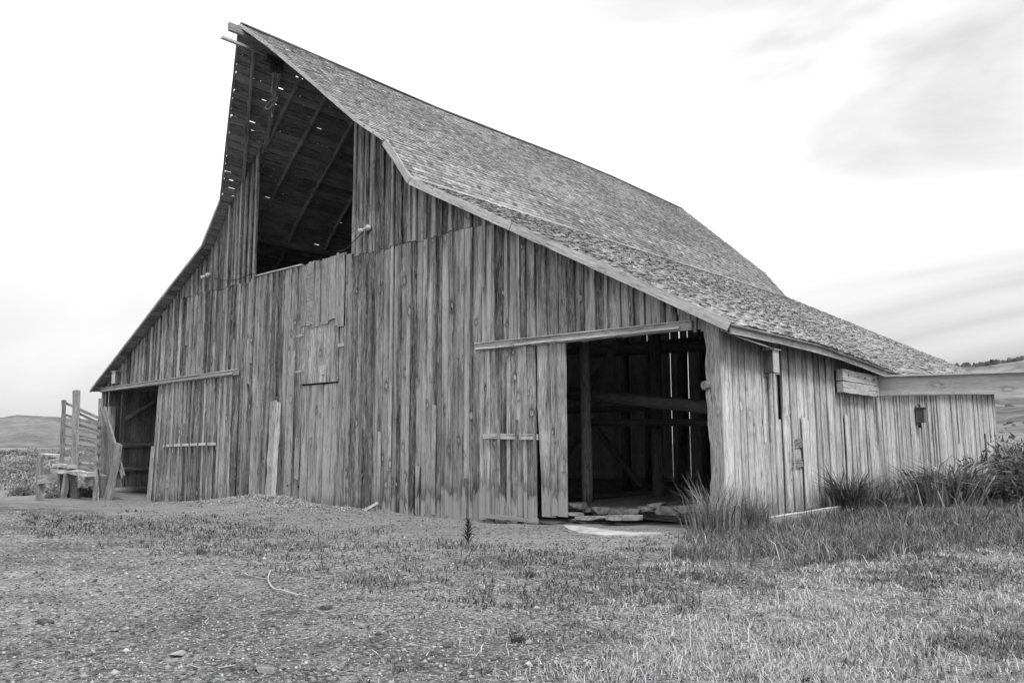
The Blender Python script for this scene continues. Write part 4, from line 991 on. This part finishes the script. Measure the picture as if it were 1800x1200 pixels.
# sparse sprigs in the centre foreground
cx_, cy_, cr_ = polar(420, 4.5, 14, 30); xs_, ys_, rs_ = [], [], []
for a, c, r_ in zip(cx_, cy_, cr_):
    px1, py1, _ = proj(np.array([[a, c, 0.]]))
    if px1[0] < 500 or random.random() > np.clip((px1[0]-400)/500, 0, 1): continue
    n_ = random.randint(8, 45); sp = random.uniform(.02, .12); xs_ += list(rng.normal(a, sp, n_)); ys_ += list(rng.normal(c, sp, n_)); rs_ += [r_]*n_
xs_, ys_, rs_ = map(np.array, (xs_, ys_, rs_))
blades('weed_sprigs', xs_, ys_, rng.uniform(.03, .09, len(xs_)), .005+.001*rs_, np.clip(rng.normal(.35, .25, len(xs_)), 0, 1), rng.uniform(.2, .8, len(xs_)), GRASS, 'scattered little grass sprigs in the centre gravel', 'weeds')

def clump(name, c, n_, h0, h1, spread, lean0, lean1, w, tlo, thi, label, cat, m_=None, group=None, curve=1.0, ell=(1, 1)):
    x = c[0]+rng.normal(0, spread*ell[0], n_); y = c[1]+rng.normal(0, spread*ell[1], n_)
    a = np.arctan2(y-c[1], x-c[0])+rng.normal(0, .7, n_); y = np.where((x < BW+.06) & (y > -.1), -.12 if c[1] < .5 else y, y); x = np.where((x < BW+.15) & (y > 0), BW+.15+rng.random(n_)*.1, x)
    o = blades(name, x, y, rng.uniform(h0, h1, n_)*rng.uniform(.6, 1, n_), w*rng.uniform(.35, 1.15, n_), rng.uniform(tlo, thi, n_), rng.uniform(lean0, lean1, n_), m_ or GRASS, None, None, az=a, curve=curve)
    tag(o, label, cat, group); return o
clump('grass_tuft', gp(1256, 938), 430, .5, 1.45, .19, .1, .7, .017, .02, .65, 'tall wispy grass tuft at the barn corner beside the open doorway', 'grass tuft', ell=(.9, 1))
clump('grass_tuft', (14.4, .5, 0), 420, .3, 1.0, .16, .1, .5, .014, .05, .4, 'dense dark grass tuft just round the corner on the side wall', 'grass tuft')
clump('spiky_plant', (14.75, 4.7, 0), 260, .8, 1.6, .14, .2, .95, .040, .0, .16, 'dark spiky leaved clump against the middle of the side wall', 'plant', curve=.8)
clump('spiky_plant', (15.0, 5.7, 0), 170, .7, 1.25, .13, .3, .95, .034, .0, .4, 'smaller spiky clump right of the dark one by the side wall', 'plant', curve=.8)
clump('arching_grass', (15.8, 8.9, 0), 1100, 1.3, 2.2, .36, .6, 1.3, .05, .0, 1.0, 'big mound of arching long grass beside the pale wall board', 'grass clump', ell=(.9, 1.9), curve=1.1)
clump('arching_grass', (17.4, 12.0, 0), 800, 1.1, 2.1, .5, .4, 1.1, .036, .0, .45, 'darker grass mound right of the arching clump', 'grass clump', curve=1.1)

def shrub(name, c, R_, H_, n_, m_, label, cat, group=None, leaf=.05, lo=0, hi=1, seed=1, kind=None):
    """leaf-sized faces through an uneven crown, on a few stems"""
    u = rng.normal(0, 1, (n_, 3)); u /= np.linalg.norm(u, axis=1)[:, None]; rad = rng.random(n_)**.45
    lump = .65+.55*fbm(np.arctan2(u[:, 1], u[:, 0])*1.6+seed*7, u[:, 2]*2.2+seed, seed)
    P = u*(rad*lump)[:, None]; P[:, 2] = np.abs(P[:, 2]) if True else P[:, 2]
    P = P*np.array([R_, R_, H_]); cl = fbm(P[:, 0]*4+seed, P[:, 2]*4+P[:, 1]*3, seed+3)
    P += np.array(c); L = leaf*(.6+.8*rng.random(n_)); d1 = rng.normal(0, 1, (n_, 3)); d1[:, 2] += .9; d1 /= np.linalg.norm(d1, axis=1)[:, None]
    d2 = np.cross(d1, rng.normal(0, 1, (n_, 3))); d2 /= np.linalg.norm(d2, axis=1)[:, None]
    V = np.stack([P-d2*L[:, None]*.22, P+d2*L[:, None]*.22, P+d1*L[:, None]*1.5], 1).reshape(-1, 3)
    Fs = np.arange(n_*3).reshape(-1, 3); tn = np.clip(lo+(hi-lo)*(.15+.85*cl)+rng.normal(0, .1, n_), 0, 1)
    o = npmesh(name, V, Fs, m_, np.repeat(tn, 3)); return tag(o, label, cat, group, kind)
for k_, (px1, y_, R_, H_, n_, lab) in enumerate(((1778, 11.5, 1.0, 1.75, 5200, 'tall dense shrub just beyond the far corner of the side wall'), (1712, 13.5, .9, 1.15, 3600, 'dense low shrub before the far part of the side wall'), (1802, 9.3, .8, 1.35, 4200, 'dark shrub cut off by the right edge of the picture'), (1745, 10.5, .7, .95, 3000, 'small dark shrub in front of the tall dense one'))):
    x_ = hit(px1, 850, 1, y_)[0]; shrub('shrub', (x_, y_, gz1(x_, y_)-.1), R_, H_, n_, SAGE if k_ == 0 else WEED, lab, 'shrub', 'shrubs at the end of the side wall', .12, 0, .8 if k_ else .6, k_+12)
for k_, (x_, y_, R_, H_, n_, lab) in enumerate(((17.6, 14.5, 1.3, 1.5, 5200, 'bushy dark shrub behind the arching grass mounds'), (18.6, 18.5, 1.9, 2.2, 7500, 'large leafy shrub by the far end of the side wall'),
     (16.4, 17.5, 1.2, .95, 4200, 'low dark shrub at the foot of the far side wall'), (20.3, 14.0, 1.6, 1.9, 7000, 'nearest leafy shrub at the right picture edge'), (18.9, 11.6, 1.0, .9, 3600, 'small leafy shrub right behind the darker grass mound'))):
    shrub('shrub', (x_, y_, gz1(x_, y_)-.1), R_, H_, n_, WEED, lab, 'shrub', 'shrubs at the end of the side wall', .11, 0, 1, k_+2)
# sagebrush flats, far too many bushes to count
allV = []; allT = []
def sage(c, R_, H_, n_, leaf, seed, lo, hi):
    u = rng.normal(0, 1, (n_, 3)); u /= np.linalg.norm(u, axis=1)[:, None]; u[:, 2] = np.abs(u[:, 2]); rad = rng.random(n_)**.4
    lump = .6+.6*vn(np.arctan2(u[:, 1], u[:, 0])*2+seed*3, u[:, 2]*3+seed, 4)
    P = u*(rad*lump)[:, None]*np.array([R_, R_, H_])+np.array(c); L = leaf*(.6+.8*rng.random(n_))
    d1 = rng.normal(0, 1, (n_, 3)); d1[:, 2] = np.abs(d1[:, 2])+.3; d1 /= np.linalg.norm(d1, axis=1)[:, None]; d2 = np.cross(d1, rng.normal(0, 1, (n_, 3))); d2 /= np.linalg.norm(d2, axis=1)[:, None]
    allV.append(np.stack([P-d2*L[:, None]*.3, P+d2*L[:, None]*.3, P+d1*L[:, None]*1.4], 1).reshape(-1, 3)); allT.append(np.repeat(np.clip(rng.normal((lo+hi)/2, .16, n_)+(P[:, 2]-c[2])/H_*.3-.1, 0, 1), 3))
for q in range(900):
    side_ = q % 3; rr_ = (34+190*random.random()**1.6) if side_ < 2 else 22+150*random.random()**1.5
    px1 = random.uniform(-260, 190) if side_ < 2 else random.uniform(1690, 2100)
    d = ray(px1, 800); d = d/math.hypot(d[0], d[1]); c = CAM+d*rr_; 
    if -14.8 < c[0] < 15 and -1 < c[1] < 24.5: continue
    if side_ < 2 and c[1] < -1.0 and rr_ < 44: continue
    if side_ == 2 and c[1] < 14: continue
    c[2] = gz1(c[0], c[1])-.1; s_ = random.uniform(.5, 1.15)*(1+rr_*.003)
    sage(c, s_*1.1, s_*random.uniform(.40, .62), int(420-rr_*1.0) if rr_ < 250 else 170, .04+rr_*.0013, q, *random.choice(((.15, .6), (.3, .8), (.0, .4))))
V = np.concatenate(allV); T_ = np.concatenate(allT)
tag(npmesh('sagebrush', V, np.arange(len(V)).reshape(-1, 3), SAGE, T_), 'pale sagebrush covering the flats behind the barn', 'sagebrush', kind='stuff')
allV.clear(); allT.clear()
for k_, (x_, y_, s_, lab) in enumerate(((40, 858, .5, 'low tuft of brush before the sagebrush left of the fence stub'), (150, 862, .45, 'dark little bush at the foot of the loading chute'), (100, 868, .35, 'grey weed under the chute platform'))):
    q = gp(x_, y_+6) if y_ < 864 else gp(x_, y_); shrub('small_bush', (q[0], q[1], q[2]-.05), s_*1.3, s_*.8, 900, SAGE, lab, 'bush', 'small bushes round the chute', .09, .0, .5, k_+20)
# the thistle standing alone before the wall
q = gp(823, 958); t_ = empty('thistle', (q[0], q[1], q[2])); tag(t_, 'lone dark thistle standing upright on the dirt in front of the wall', 'thistle')
b = MB(); b.log(q, (q[0]+.02, q[1], q[2]+.42), .010, .004, 6, 3, .1); b.build('stem', WEED, t_)
xs_, hs_, az_, zz_ = [], [], [], []
for k_ in range(60):
    f_ = (k_/60)**.8; zz_.append(q[2]+.05+.38*f_); az_.append(k_*2.4); hs_.append(.06+.13*(1-f_))
o = blades('leaves', np.full(60, q[0]), np.full(60, q[1]), np.array(hs_), np.full(60, .022), np.full(60, .12), np.full(60, 1.1), WEED, None, None, zoff=np.array(zz_), az=np.array(az_), curve=.4)
o.parent = t_; o.matrix_parent_inverse = Matrix.Translation(-Vector(q))
# taller dark sprigs that stick out of the weed band
for k_, (x_, y_, lab) in enumerate(((350, 972, 'dark upright sprig in the left of the weed band'), (62, 912, 'dark sprig at the far left end of the weed band'), (910, 1128, 'small grass tuft alone in the centre foreground'), (932, 1014, 'dark branching sprig in the middle of the weed band'))):
    clump('weed_sprig', gp(x_, y_), 60, .06, .17, .03, .1, .5, .010, .05, .3, lab, 'weed', WEED)
